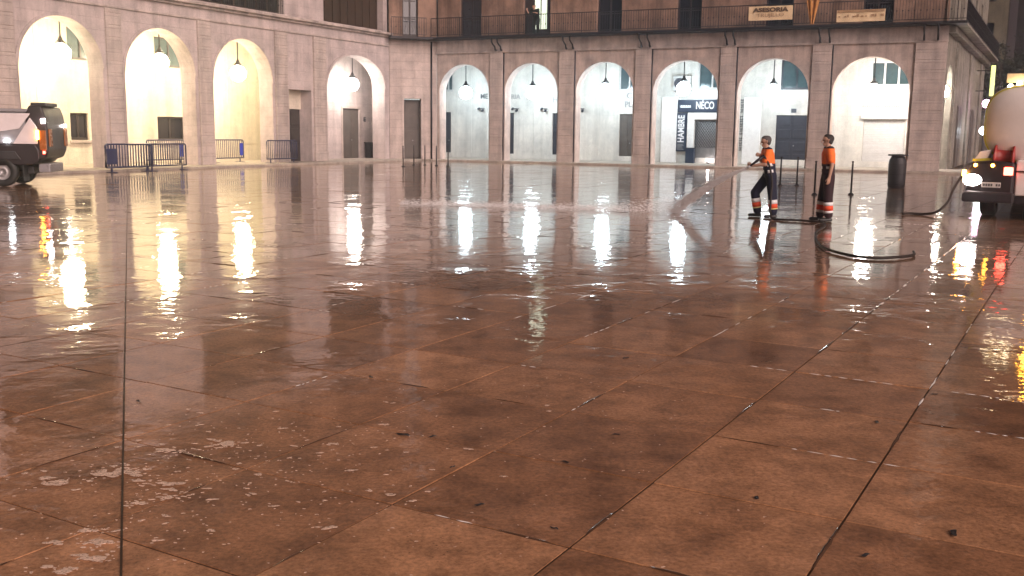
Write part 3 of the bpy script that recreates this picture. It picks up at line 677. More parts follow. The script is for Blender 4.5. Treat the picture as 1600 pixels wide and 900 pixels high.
for u in (.1, 1.2, 4.3, 8.5, 21.6): c.box(u - .03, u + .03, V - .03, V - .003, FL, 6.1)
c.box(-2.6, 12.3, V - .02, V - .004, 2.97, 3.02); c.box(-2.6, 27, V - .03, V - .006, FL, .4); c.build('wall_moulding', M_INNER, RB)
c = MB(); c.quad((-2.6, .751, 6.2), (27, .751, 6.2), (27, 4.5, 6.2), (-2.6, 4.5, 6.2)); c.quad((-2.6, .2, FL), (-2.6, 4.2, FL), (-2.6, 4.2, 6.2), (-2.6, .2, 6.2)); c.build('ceiling', M_CEIL, RB)
c = MB(); c.box(-4, 29, -.55, 4.3, -.029, FL - .002, .012, seg=1); o = c.build('arcade_pavement', M_PAVE, None, (RP.x, RP.y, 0), heading(RA)); o['kind'] = 'structure'
# signs: each a thing fixed to the wall
def sign(name, u, v, z, label, cat='sign', group=None, fr=None): return frame_thing(name, fr or RB, u, v, z, label, cat, group)
sg = sign('shop_sign', 14.30, V, 3.27, 'navy shop sign with large white letters above the grille')
c = MB(); c.box(-1.04, 1.6, -.14, -.003, -.35, .35, .015); c.build('board', M_NAVY, sg)
text_mesh('NÉCO', .56, 'lettering', M_LETW, sg, face_text(.50, -.15, 0.02), .012, bold=.012, fit=1.02)
c = MB(); c.box(-.9, -.3, -.152, -.141, -.08, -.03); [c.box(-.88 + k * .1, -.82 + k * .1, -.152, -.141, -.02, .05) for k in range(6)]; c.build('small_print', M_LETW, sg)
c = MB(); c.box(.0, 1.6, -.12, -.003, .40, .88, .01); sb = sign('sign_panel', 14.30, V, 3.27, 'blank white panel mounted above the navy shop sign'); c.build('panel', M_WHITE, sb)
c = MB(); c.box(.05, 1.55, -.10, -.002, .33, .40); c.build('bracket', M_GREY, sb)
vs = sign('vertical_sign', 13.50, V, 1.82, 'tall dark sign with white sideways letters left of the grille')
c = MB(); c.box(-.29, .29, -.13, -.003, -1.08, 1.06, .015); c.build('board', M_NAVY, vs)
text_mesh('HAMBRE', .50, 'lettering', M_LETW, vs, face_text(0.0, -.14, .18, R(90)), .012, bold=.012, fit=1.5)
c = MB(); [c.box(-.2, .16 - .05 * (k % 3), -.142, -.131, -.98 + k * .07, -.95 + k * .07) for k in range(5)]; c.build('small_print', M_LETG, vs)
mb_ = frame_thing('menu_box', RB, 14.08, V - .2, FL, 'dark waist-high box standing beside the grille', 'box')
c = MB(); c.box(-.24, .24, -.18, .15, 0, .82, .02); c.build('body', M_NAVY, mb_); c = MB(); c.box(-.26, .26, -.2, .17, .822, .86, .01); c.build('lid', M_DOOR, mb_)
sp = frame_thing('floor_light', RB, 15.15, V - .35, FL, 'small bright light at the foot of the grille', 'light')
c = MB(); c.lathe([(.001, .10), (.06, .12), (.07, .17), (.04, .22), (.001, .23)], 12); c.build('lens', M_HEAD, sp); c = MB(); c.lathe([(.09, 0), (.09, .09), (.05, .1), (.001, .1)], 12); c.build('base', M_DOOR, sp)
ac = sign('air_conditioner', 13.5, V, 4.52, 'pale outdoor air conditioner unit with round fan high inside the arch', 'air conditioner')
c = MB(); c.box(-.48, .48, -.42, -.08, -.40, .40, .03); c.build('casing', M_GREY, ac)
c = MB(); c.lathe([(.28, 0), (.30, .02), (.27, .03), (.001, .005)], 24, Matrix.Translation((-.14, -.421, 0)) @ Matrix.Rotation(R(90), 4, 'X')); 
for k in range(6): c.box(-.02, .02, -.02, .0, .03, .26, 0, Matrix.Translation((-.14, -.45, 0)) @ Matrix.Rotation(k * math.pi / 3, 4, 'Y'))
c.build('fan', M_DOOR, ac); c = MB(); c.box(-.4, -.36, -.4, -.003, -.46, -.403); c.box(.36, .4, -.4, -.003, -.46, -.403); c.build('bracket', M_IRON, ac)
t_ = sign('wall_lettering', 1.0, V, 3.85, 'dark raised letters on the inner wall of the bluish first arch'); text_mesh('ME', .42, 'letters', M_LETD, t_, face_text(0, -.02, 0), .015, bold=.008)
t_ = sign('wall_lettering', 3.12, V, 3.82, 'faint grey letters over the left door of the second arch'); text_mesh('RIA', .40, 'letters', M_LETG, t_, face_text(0, -.02, 0), .015)
t_ = sign('wall_lettering', 5.72, V, 3.63, 'single grey letter over the right door of the second arch'); text_mesh('H', .5, 'letters', M_LETG, t_, face_text(0, -.02, 0), .015)
t_ = sign('wall_lettering', 10.3, V, 3.6, 'grey two-row letters above the door in the third white arch'); text_mesh('C', .48, 'letters', M_LETG, t_, face_text(.03, -.02, .25), .015, bold=.006); text_mesh('PL', .46, 'letters', M_LETG, t_, face_text(-.02, -.02, -.24), .015, bold=.008)
t_ = sign('vertical_lettering', 16.84, V, 2.2, 'column of small black letters running down the wall beside the white panel')
rr = random.Random(9); c = MB()
for k in range(22):
    z = 1.4 - k * .13
    if k in (6, 15): continue
    c.box(-.07, -.03, -.03, -.003, z - .05, z + .04); c.box(-.028, .07, -.03, -.003, z - .05 + .05 * (k % 2), z - .02 + .05 * (k % 2)); c.box(.03, .07, -.03, -.004, z - .019, z + .04)
c.build('letters', M_LETD, t_)
t_ = sign('number_plate', 19.63, V, 3.03, 'small dark house number plate above the black double door'); c = MB(); c.box(-.13, .13, -.04, -.003, -.10, .10, .01); c.build('plate', M_DOOR, t_); c = MB(); c.box(-.15, .15, -.03, -.002, -.12, .12); c.build('backing', M_METAL, t_)
t_ = sign('shop_lettering', 24.1, V, 3.27, 'two faint grey words above the rolled shutter of the corner shop')
c = MB(); 
for k in range(8): c.box(-.98 + k * .11, -.90 + k * .11, -.03, -.003, -.07, .07 - .03 * (k % 2))
for k in range(7): c.box(.12 + k * .11, .20 + k * .11, -.03, -.003, -.07, .07 - .03 * ((k + 1) % 2))
c.build('letters', M_LETG, t_)
for u, lb in ((.84, 'pair of small dark spotlights on the wall of the bluish first arch'), (3.14, 'pair of small spotlights beside the left door of the second arch'), (5.04, 'pair of small spotlights beside the right door of the second arch'), (7.4, 'pair of small spotlights near the left side of the third arch')):
    t_ = sign('wall_spotlight', u, V, 3.12, lb, 'spotlight', 'small spotlights on the arcade wall')
    for s_, dz in ((-.12, .05), (.14, -.06)):
        c = MB(); c.lathe([(.03, 0), (.075, .10), (.075, .2), (.001, .2)], 10, Matrix.Translation((s_, -.1, dz)) @ Matrix.Rotation(R(120), 4, 'X')); c.build('spot_head', M_DOOR, t_)
    c = MB(); c.box(-.16, .18, -.08, -.003, -.02, .02); c.build('arm', M_DOOR, t_)
for k, (u, z, lb) in enumerate(((.85, 3.99, 'cool white globe lamp in the bluish arch nearest the stone corner'), (5.18, 3.97, 'cool white globe lamp in the arch with two dark side doors'), (9.63, 4.08, 'cool white globe lamp in the third white arch with one door at right'),
                  (14.09, 4.14, 'white globe lamp in front of the air conditioner and navy shop sign'), (18.87, 3.96, 'white globe lamp in the arch with the black double door'), (23.82, 3.93, 'glaring warm white globe lamp in front of the rolled shutter shop'))):
    hanging_lamp(RB, u, 2.0, z, M_LAMPR if k == 5 else M_LAMPC, lb, r=.38)

# banners and flag on the balcony
def banner(u0, u1, z0, z1, label):
    t = frame_thing('banner', RB, (u0 + u1) / 2, -.87, (z0 + z1) / 2, label, 'banner', 'cream banners on the balcony railing')
    mb = MB(); w, h = (u1 - u0) / 2, (z1 - z0) / 2; n = 14
    for i in range(n):
        xa, xb = -w + 2 * w * i / n, -w + 2 * w * (i + 1) / n; ya, yb = .012 * math.sin(i * 1.3), .012 * math.sin((i + 1) * 1.3)
        mb.quad((xa, ya, -h), (xb, yb, -h), (xb, yb, h), (xa, ya, h)); mb.quad((xa, ya + .01, -h), (xb, yb + .01, -h), (xb, yb + .01, h), (xa, ya + .01, h))
    mb.build('cloth', M_BANNER, t); return t
M_BLET = flat('brown_banner_ink', (0.11, 0.065, 0.035), 0.7)
M_BLET2 = flat('faded_banner_ink', (0.38, 0.24, 0.13), 0.7)
t_ = banner(18.0, 20.12, 7.28, 7.95, 'cream banner with one bold and one faint line of letters on the balcony')
text_mesh('ASESORIA', .27, 'lettering', M_BLET, t_, face_text(0, -.03, .15), .004, bold=.012, fit=1.7)
text_mesh('TRUJILLO', .24, 'lettering', M_BLET2, t_, face_text(0, -.03, -.1), .004, fit=1.3)
t_ = banner(22.18, 24.36, 7.07, 7.62, 'faded cream banner with a brown top strip near the corner of the balcony')
c = MB(); c.box(-1.05, 1.05, -.03, -.018, .16, .27); 
rr = random.Random(4); u = -1.0
while u < .95:
    w = rr.uniform(.05, .13); c.box(u, u + w, -.03, -.018, -.06, rr.choice((.0, .06))); u += w + rr.choice((.05, .09, .2))
c.build('lettering', M_BLET2, t_)
fl = frame_thing('flag', RB, 21.05, -.9, 7.0, 'folded ochre flag hanging between the two cream banners', 'flag')
mb = MB(); n = 10
for i in range(n):
    f0, f1 = i / n, (i + 1) / n
    def FP(f, z): 
        wd_ = (.30 if z > .5 else .10); return ((f - .5) * 2 * wd_ * (1 if z > .5 else .8), .05 * math.sin(f * 14), z)
    mb.quad(FP(f0, 0.02), FP(f1, .02), FP(f1, 1.15), FP(f0, 1.15))
mb.build('cloth', M_FLAG, fl); c = MB(); c.tube([(-.33, 0, 1.17), (.33, 0, 1.17)], .018, 6); c.build('pole', M_IRON, fl)

# ------------------------------------------------------------------ the same building's front on the side street
SP = RB.matrix_world @ Vector((27.1, 0, 0)); SA = 28.6
SB = empty('side_front', (SP.x, SP.y, 0), heading(SA)); bpy.context.view_layer.update()
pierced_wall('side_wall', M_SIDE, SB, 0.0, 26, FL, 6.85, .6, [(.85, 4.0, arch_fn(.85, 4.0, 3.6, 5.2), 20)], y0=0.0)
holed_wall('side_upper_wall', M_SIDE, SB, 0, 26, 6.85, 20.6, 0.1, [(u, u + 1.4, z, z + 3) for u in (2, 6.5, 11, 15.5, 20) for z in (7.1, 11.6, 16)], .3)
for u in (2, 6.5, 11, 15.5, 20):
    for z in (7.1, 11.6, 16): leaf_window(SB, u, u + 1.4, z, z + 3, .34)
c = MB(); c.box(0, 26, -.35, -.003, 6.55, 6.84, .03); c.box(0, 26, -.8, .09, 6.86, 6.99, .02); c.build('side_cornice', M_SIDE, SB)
railing(SB, (0.1, 26), 6.99, 1.05, y=-.75)
for k in range(3): pilaster(SB, 4.6 + k * 8.6, 5.7 + k * 8.6, FL, 6.5, .10, M_SIDE)
for u in (7.6, 16.4): panel_door(SB, u, u + 2.4, FL, 3.4, -.05, M_DOORB, rows=2, cols=2)
c = MB(); c.box(25.9, 26.0, .1, 14, 0, 20.6); c.build('end_wall', M_SIDE, SB)
rel = RB.matrix_world.inverted() @ SB.matrix_world
for ch in [x for x in bpy.data.objects if x.parent == SB]:
    ch.parent = RB; ch.matrix_local = rel
bpy.data.objects.remove(SB)

rl_ = hanging_lamp(RB, 26.95, 2.75, 3.95, M_LAMPR, 'glaring globe lamp in the side arch just behind the last corner pier', rod_top=5.1, r=.34)
# ------------------------------------------------------------------ side street beyond: buildings, trees, lamps
fb = empty('far_building', (43.6, 96, 0), R(-30), 'pale building end with small dark windows far down the side street', 'building')
holed_wall('wall', M_FAR, fb, 0, 2.4, 0, 30, 0, [(.5, 1.3, z, z + 1.6) for z in (10.7, 14.2, 17.7)], .3)
for z in (10.7, 14.2, 17.7): leaf_window(fb, .5, 1.3, z, z + 1.6, .2, mull=0, rails=())
c = MB(); c.box(2.4, 2.5, 0, 10, 0, 30); c.box(-14, 0, .5, 10, 0, 30); c.build('side_wall', M_FARD, fb); c = MB(); c.box(-14, 2.6, -.2, 10, 30.01, 30.4); c.build('roof', M_FARD, fb)
fd = empty('far_building', (50, 105, 0), R(-35), 'dark unlit building filling the street on the far right', 'building')
holed_wall('wall', M_FARD, fd, -6, 26, 0, 24, 0, [(u, u + 1.3, z, z + 2) for u in (-4, 0, 4, 8, 12, 16, 20) for z in (5, 9, 13, 17)], .3)
for u in (-4, 0, 4, 8, 12, 16, 20):
    for z in (5, 9, 13, 17): leaf_window(fd, u, u + 1.3, z, z + 2, .2, mull=0, rails=())
c = MB(); c.box(-6, 26, .4, 10, 23, 24.3); c.build('roof', M_FARD, fd)
def tree(x, y, h, r, label, seed):
    rnd = random.Random(seed); t = empty('street_tree', (x, y, 0), 0, label, 'tree', 'dark trees along the side street')
    b = MB(); b.tube([(0, 0, 0), (.05, 0, h * .3), (.0, .1, h * .55)], [.22, .17, .12], 8)
    for k in range(6):
        a = k * 1.05; b.tube([(0, 0.05, h * .42), (math.cos(a) * r * .4, math.sin(a) * r * .4, h * .62), (math.cos(a) * r * .7, math.sin(a) * r * .7, h * .8)], [.1, .07, .03], 6)
    b.build('trunk', M_BARK, t)
    c = MB(); cl = [(Vector((rnd.gauss(0, r * .42), rnd.gauss(0, r * .42), h * .68 + rnd.gauss(0, h * .14))), rnd.uniform(.5, 1.0) * r * .38) for _ in range(26)]
    for q, rad in cl:
        for k in range(110):
            d = Vector((rnd.gauss(0, 1), rnd.gauss(0, 1), rnd.gauss(0, .8))).normalized() * rad * rnd.uniform(.5, 1.05) + q
            u = Vector((rnd.gauss(0, 1), rnd.gauss(0, 1), rnd.gauss(0, 1))).normalized(); v = u.orthogonal().normalized(); s = rnd.uniform(.10, .2)
            c.b.faces.new([c.b.verts.new(d + u * s), c.b.verts.new(d + v * s * .5), c.b.verts.new(d - u * s), c.b.verts.new(d - v * s * .5)])
    c.build('crown', M_LEAF, t)
tree(37.5, 78, 9.0, 3.2, 'dark round tree at the mouth of the side street beside the green sign', 1)
tree(42.5, 84, 10, 3.6, 'taller dark tree behind the rounded white tank', 2)
tree(46.5, 80, 9.0, 3.4, 'dark tree at the right edge of the photo above the tank', 3)
def street_lamp(x, y, z, mat, label):
    t = empty('street_lamp', (x, y, 0), 0, label, 'street lamp')
    b = MB(); b.tube([(0, 0, 0), (0, 0, .6), (0, 0, z - .3)], [.10, .07, .05], 8); b.build('post', M_IRON, t)
    g = MB(); g.lathe([(.001, -.24)] + [(.24 * math.sin(math.pi * k / 8), -.24 * math.cos(math.pi * k / 8)) for k in range(1, 8)] + [(.001, .24)], 14, c=(0, 0, z)); g.build('globe', mat, t)
    c = MB(); c.lathe([(.05, -.32), (.14, -.26), (.001, -.22)], 10, c=(0, 0, z)); c.build('collar', M_IRON, t)
street_lamp(28.08, 60.0, 3.70, M_PINKL, 'street lamp with a pinkish glowing globe down the side street')
street_lamp(27.25, 58.3, 2.1, M_WHITEL, 'short street lamp with a small white globe below the pink one')
gs = empty('lit_sign', (30.2, 64.0, 5.26), R(-25), 'narrow vertical yellow green lit sign on the far end of the side street wall', 'sign')
c = MB(); c.box(-.13, .13, -.08, .08, -.95, .95, .02); c.build('lit_box', M_GREENL, gs); c = MB(); c.box(-1.4, -.131, -.03, .03, .6, .66); c.box(-1.4, -.131, -.03, .03, -.66, -.6); c.build('bracket', M_IRON, gs)

# ------------------------------------------------------------------ barriers, bollards, bin
def make_barrier(label, plate):
    t = empty('crowd_barrier', (0, 0, 0), 0, label, 'barrier', 'dark blue crowd barriers by the left arcade')
    L, H_ = 2.3, 1.08
    f = MB(); r = .10; pts = [(0.05, 0, .18), (.05, 0, H_ - r)]
    pts += [(.05 + r - r * math.cos(R(a)), 0, H_ - r + r * math.sin(R(a))) for a in (22, 45, 68, 90)]
    pts += [(L - .05 - r + r * math.sin(R(a)), 0, H_ - r + r * math.cos(R(a))) for a in (0, 22, 45, 68, 90)] + [(L - .05, 0, .18)]
    f.tube(pts, .030, 8); f.tube([(.06, 0, .2), (L - .06, 0, .2)], .028, 8); f.build('frame', M_BLUEBAR, t)
    b = MB()
    for k in range(1, 17): b.tube([(.05 + (L - .1) * k / 17, 0, .21), (.05 + (L - .1) * k / 17, 0, H_ - .02)], .017, 6)
    b.build('bars', M_BLUEBAR, t)
    for x in (.30, L - .30):
        q = MB(); q.prism([(x - .03, 0), (x + .03, 0), (x + .03, .20), (x - .03, .20)], -.012, .012); q.box(x - .03, x + .03, -.30, .30, -.001, .022, .008, seg=1); q.build('foot', M_BLUEBAR, t)
    if plate:
        x0, x1 = plate; p = MB(); p.box(x0, x1, -.035, -.026, .32, .92, .004, seg=1); p.build('plate', M_BLUE if x0 > 1 else M_BLUEBAR, t)
    return t
def place_barrier(u, v, z, label, plate=None, rot=0.0):
    t = make_barrier(label, plate); w = LB.matrix_world @ Vector((u, v, z)); t.location = w; t.rotation_euler = (0, 0, LB.rotation_euler[2] + rot); return t
place_barrier(-6.85, -1.75, 0, 'front dark blue barrier with a blue plate standing before the pier beside the utility truck', (.05, .55))
place_barrier(-4.75, -1.62, 0, 'blue barrier standing nearest the arch with the two windows, overlapping the plated one', None, R(3))
place_barrier(-6.60, -1.40, 0, 'blue barrier standing close behind the front plated one before the pier', None, R(-4))
place_barrier(-1.62, 1.8, FL, 'blue barrier inside the arcade with a bright blue plate beside the pier', (1.95, 2.2))
place_barrier(2.30, 1.8, FL, 'blue barrier inside the third arch with a bright blue plate at its right end', (1.98, 2.2))
place_barrier(3.55, -.55, FL, 'dark blue barrier standing before the tall rectangular doorway', None)

def bollard(x, y, label, h=1.0):
    t = empty('bollard', (x, y, 0), 0, label, 'bollard', 'thin dark bollards around the plaza edge')
    p = MB(); p.lathe([(.028, 0), (.028, h - .1), (.022, h - .08), (.022, h - .05), (.032, h - .04), (.032, h - .01), (.001, h)], 12); p.build('post', M_IRON, t)
    b = MB(); b.lathe([(.085, 0), (.085, .02), (.05, .05), (.0285, .06)], 12); b.build('base', M_IRON, t)
for x, y, lb in ((-5.38, 48.75, 'first thin bollard from the left before the stone corner doorway'), (-5.05, 50.7, 'second thin bollard from the left before the stone corner doorway'), (-4.51, 50.9, 'thin bollard standing right of the corner doorway before its drainpipe'),
                 (-3.87, 50.2, 'thin bollard standing before the left edge of the bluish arch'), (-3.24, 49.5, 'thin bollard standing before the left side door of the bluish arch'),
                 (9.24, 34.5, 'thin bollard before the left part of the black double door'), (9.87, 34.7, 'thin bollard before the right part of the black double door'),
                 (8.9, 29.4, 'thin bollard just left of the worker with the hanging arm'), (10.08, 29.7, 'thin bollard between the standing worker and the dark bin')):
    bollard(x, y, lb)
bn = empty('litter_bin', (12.97, 33.76, 0), 0, 'tall dark rounded litter bin with a flat overhanging lid before the last pier', 'litter bin')
c = MB(); c.lathe([(.24, 0), (.27, .03), (.285, .35), (.29, .80), (.27, .95), (.22, 1.04), (.20, 1.08)], 24); c.build('body', M_BIN, bn)
c = MB(); c.lathe([(.001, 1.085), (.33, 1.085), (.335, 1.11), (.30, 1.135), (.001, 1.15)], 24); c.build('lid', M_BIN, bn)
for z in (.12, .45, .78): c = MB(); c.lathe([(.282, z), (.298, z + .015), (.282, z + .03)], 24); c.build('hoop', M_IRON, bn)

# ------------------------------------------------------------------ utility truck on the left (local x towards its cab, rear at x = 0, near side at y = 0)
ut = empty('utility_truck', (-13.75, 29.0, 0), R(189), 'dark utility truck with white side panel and amber red rear lamps at the left edge', 'truck')
W_ = 1.9   # local y runs away from the plaza when turned, so the near side is +y
def near(y): return y
c = MB(); c.prism([(.25, .62), (5.2, .55), (5.2, 1.20), (.10, 1.22), (.0, 1.05), (.0, .80), (.1, .68)], -W_, 0, .04); c.build('lower_body', M_DKBODY, ut)
c = MB(); c.prism([(.34, 1.225), (3.7, 1.225), (3.7, 2.13), (.34, 2.13)], -W_ + .02, -.02, .04); c.build('hopper_body', M_VGREY, ut)
c = MB(); c.prism([(.51, 1.66), (1.36, 1.53), (3.6, 1.35), (3.6, 2.10), (.19, 2.10)], -.018, .015, .01); c.build('side_panel', M_VWHITE, ut)
c = MB(); c.prism([(.70, 1.23), (.03, 1.23), (.02, 1.70), (.20, 1.98)], -.02, .03, .01); c.build('corner_panel', M_VWHITE, ut)
c = MB(); c.prism([(.30, 2.14), (3.8, 2.14), (3.8, 2.23), (.24, 2.23)], -W_ + .05, .02, .02); c.build('roof_rail', M_VGREY, ut)
c = MB(); c.prism([(.33, 1.60), (.33, 2.12), (.22, 2.34), (-.12, 2.30), (-.20, 2.05), (-.25, 1.70), (-.25, 1.05), (-.15, .82), (.10, .74), (.33, .90)], -W_ - .03, -.01, .05); tg = c.build('tail_hopper', M_DKBODY, ut)
c = MB(); c.box(-.16, .26, -1.5, -.3, 2.31, 2.42, .03); c.build('hopper_lid', M_BIN, tg)
c = MB(); c.box(-.22, -.02, -.008, .03, 1.05, 1.62, .02); c.build('amber_tail_lamp', M_AMBL, ut)
for y in (-.2, -W_ + .15):
    c = MB(); c.box(-.29, -.245, y - .16, y + .1, 1.15, 1.66, .015); c.build('tail_lamp', M_AMBL, ut)
c = MB(); c.box(-.03, .05, .031, .06, 1.36, 1.62, .015); c.build('side_marker_lamp', M_AMBER, ut)
c = MB(); c.box(-.22, -.10, .0, .05, 1.83, 1.95, .02); c.build('work_lamp', M_HEAD, ut)
c = MB(); c.box(-.31, -.24, -1.75, -1.65, 1.72, 1.80, .015); c.build('work_lamp', M_HEAD, ut)
c = MB(); c.box(.80, .93, .0, .04, 1.27, 1.36, .015); c.build('marker_lamp', M_WHITEL, ut)
c = MB(); c.box(-.18, -.11, .031, .06, .95, 1.03, .01); c.build('red_lamp', M_REDL, ut)
c = MB(); c.box(-.2, .12, -W_ + .3, -.25, .40, .66, .03); c.build('bumper', M_VGREY, ut)
c = MB(); c.box(.5, 5.0, -1.3, -.6, .42, .60, .02); c.box(.3, .5, -1.7, -.4, .35, .60, .03); c.build('chassis', M_BIN, ut)
c = MB(); c.prism([(5.25, .45), (6.75, .45), (6.8, 1.15), (6.45, 2.05), (5.25, 2.1)], -W_, 0, .08); cb = c.build('cab', M_VWHITE, ut)
c = MB(); c.prism([(5.5, 1.25), (6.55, 1.25), (6.3, 1.9), (5.5, 1.9)], .002, .012); c.build('window', M_GLASSD, cb)
def wheel(parent, x, y, r, w=.24):
    t_ = MB(); t_.lathe([(r * .55, -w / 2), (r * .93, -w / 2), (r, -w / 2 + .04), (r, w / 2 - .04), (r * .93, w / 2), (r * .55, w / 2), (r * .55, -w / 2)], 28, Matrix.Translation((x, y, r)) @ Matrix.Rotation(R(90), 4, 'X'), cap=False); wh = t_.build('wheel', M_RUBBER, parent)
    m_ = MB(); m_.lathe([(.001, -w / 2 + .07), (r * .2, -w / 2 + .05), (r * .22, -w / 2 + .02), (r * .30, -w / 2 + .04), (r * .48, -w / 2 + .06), (r * .56, -w / 2 + .01), (r * .56, w / 2 - .02), (.001, w / 2 - .02)], 24, Matrix.Translation((x, y, r)) @ Matrix.Rotation(R(90 if y > -.5 else -90), 4, 'X') @ Matrix.Scale(1, 4)); m_.build('rim', M_RIM, wh)
    return wh
for x, y in ((1.05, -.12), (1.05, -W_ + .12), (5.9, -.12), (5.9, -W_ + .12)): wheel(ut, x, y, .42)
c = MB(); c.prism([(.50, .78), (.66, 1.02), (1.44, 1.02), (1.60, .78)], -.08, .03, .02); c.build('wheel_arch', M_BIN, ut)
c = MB(); c.box(.46, .50, -.5, -.02, .15, .66, .01, seg=1); c.build('mud_flap', M_RUBBER, ut)

# ------------------------------------------------------------------ tanker on the right, its rounded tank end towards the plaza
tk = empty('tanker_truck', (10.52, 21.6, 0), R(-33), 'white water tanker with a yellow edged rounded tank and one glaring lamp', 'truck')
def squircle(cx, cz, a, b, e=3.2, n=48):
    out = []
    for k in range(n):
        t = 2 * math.pi * k / n; ct, st = math.cos(t), math.sin(t)
        out.append((cx + a * math.copysign(abs(ct) ** (2 / e), ct), cz + b * math.copysign(abs(st) ** (2 / e), st)))
    return out
def loft(mb, secs, cap=True):
    rings = [[mb.b.verts.new((x, y, z)) for x, z in sq] for y, sq in secs]
    for i in range(len(rings) - 1):
        for k in range(len(rings[0])):
            f = mb.b.faces.new((rings[i][k], rings[i][(k + 1) % len(rings[0])], rings[i + 1][(k + 1) % len(rings[0])], rings[i + 1][k])); f.smooth = True
    if cap: mb.b.faces.new(rings[0]); mb.b.faces.new(rings[-1])
TX, TZ, TA, TB = .76, 2.04, 1.17, .84
mb = MB()
prof = [(-.20, .30), (-.18, .55), (-.12, .78), (-.03, .93), (.04, .985), (.06, 1.0), (5.6, 1.0), (5.7, .95), (5.8, .7)]
loft(mb, [(y, squircle(TX, TZ, TA * s_, TB * s_)) for y, s_ in prof]); tank = mb.build('tank', M_TANK, tk)
mb = MB(); n_ = 48
s1, s2 = squircle(TX, TZ, TA * .955, TB * .945), squircle(TX, TZ, TA * .985, TB * .98)
for k in range(n_):
    j = (k + 1) % n_
    mb.quad((s1[k][0], -.030, s1[k][1]), (s1[j][0], -.030, s1[j][1]), (s2[j][0], .022, s2[j][1]), (s2[k][0], .022, s2[k][1]))
bmesh.ops.translate(mb.b, verts=mb.b.verts, vec=(0, -.012, 0)); mb.build('reflective_tape', M_TAPE, tank)
c = MB(); c.lathe([(.34, 0), (.36, .03), (.30, .05), (.12, .06), (.001, .06)], 24, Matrix.Translation((TX + .15, -.17, TZ + .05)) @ Matrix.Rotation(R(90), 4, 'X')); c.build('manhole', M_TANK, tank)
c = MB(); c.box(.44, .62, -.20, -.16, 1.76, 1.83); c.build('yellow_mark', M_TAPE, tank)
c = MB(); c.lathe([(.38, 0), (.38, .16), (.32, .2), (.001, .22)], 20, c=(TX + .05, .7, TZ + TB - .02)); c.box(-.05, 1.2, .2, .24, TZ + TB + .03, TZ + TB + .22, .01); c.build('filling_dome', M_BANNER, tank)
for x in (.05, .22, .40): 
    c = MB(); c.lathe([(.001, 0), (.055, .01), (.06, .07), (.03, .11), (.001, .12)], 12, c=(x, .10, TZ + TB * (.97 if x > .3 else .93 if x > .1 else .86))); c.build('tank_top_lamp', M_TANKL, tk)
c = MB(); c.lathe([(.07, 0), (.07, .12), (.04, .17), (.001, .18)], 12, c=(.78, .2, TZ + TB + .22)); c.build('beacon', M_AMBER, tk)
# dark rear machinery under the left of the tank
c = MB(); c.prism([(-.62, .45), (.34, .45), (.34, 1.20), (-.10, 1.26), (-.50, 1.22), (-.62, .98)], -.35, 1.6, .07); c.build('pump_housing', M_DKBODY, tk)
c = MB(); c.prism([(-.66, .36), (.36, .36), (.36, .58), (-.58, .60), (-.66, .54)], -.46, -.05, .04); c.build('bumper', M_DKBODY, tk)
c = MB(); c.box(.345, 2.1, -.30, 1.5, .52, 1.27, .03); c.build('side_box', M_TANK, tk)
c = MB(); c.box(.345, 2.1, -.33, -.301, 1.02, 1.05); c.build('box_seam', M_DKBODY, tk)
c = MB(); c.box(.36, 2.1, -.28, 1.2, .34, .515, .02); c.box(-.5, 2.0, 1.0, 9.0, .50, .80, .03); c.build('chassis', M_DKBODY, tk)
c = MB(); c.prism([(-.52, 1.24), (-.24, 1.26), (-.18, 1.48), (-.40, 1.44)], -.20, .25, .02); hd = c.build('hood', M_TANK, tk)
c = MB(); c.prism([(-.53, 1.225), (-.15, 1.25), (-.15, 1.305), (-.53, 1.28)], -.225, -.18); c.build('reflective_tape', M_TAPE, hd)
c = MB(); c.lathe([(.001, -.2), (.26, -.2), (.26, -.16), (.16, -.15), (.16, .15), (.26, .16), (.26, .2), (.001, .2)], 22, Matrix.Translation((.08, -.05, 1.33)) @ Matrix.Rotation(R(90), 4, 'Y')); c.build('hose_reel', M_RED, tk)
c = MB(); c.lathe([(.001, 0), (.10, .01), (.15, .0), (.17, -.03), (.12, -.08), (.001, -.09)], 18, Matrix.Translation((-.48, -.36, .83)) @ Matrix.Rotation(R(90), 4, 'X') @ Matrix.Diagonal((1.15, .8, 1, 1))); c.build('headlight', M_HEAD, tk)
c = MB(); c.box(-.29, .08, -.385, -.352, .68, .79, .006, seg=1); pl = c.build('number_plate', M_PLATE, tk)
c = MB(); [c.box(-.26 + k * .05, -.225 + k * .05, -.39, -.386, .71, .76) for k in range(7) if k != 4]; c.build('lettering', M_LETD, pl)
for x, z in ((-.44, 1.15), (-.10, 1.15)):
    c = MB(); c.lathe([(.001, 0), (.03, .0), (.035, .02), (.001, .04)], 10, Matrix.Translation((x, -.36, z)) @ Matrix.Rotation(R(90), 4, 'X')); c.build('marker_lamp', M_AMBER, tk)
c = MB(); c.box(-.69, -.62, -.40, -.30, .90, 1.04, .02); c.build('indicator_lamp', M_AMBER, tk)
c = MB(); c.box(.12, .30, -.39, -.352, .95, 1.12, .02); c.build('red_lamp', M_REDL, tk)
c = MB(); c.box(1.5, 1.75, -.335, -.302, .70, .78, .01); c.build('tail_lamp', M_REDL, tk)
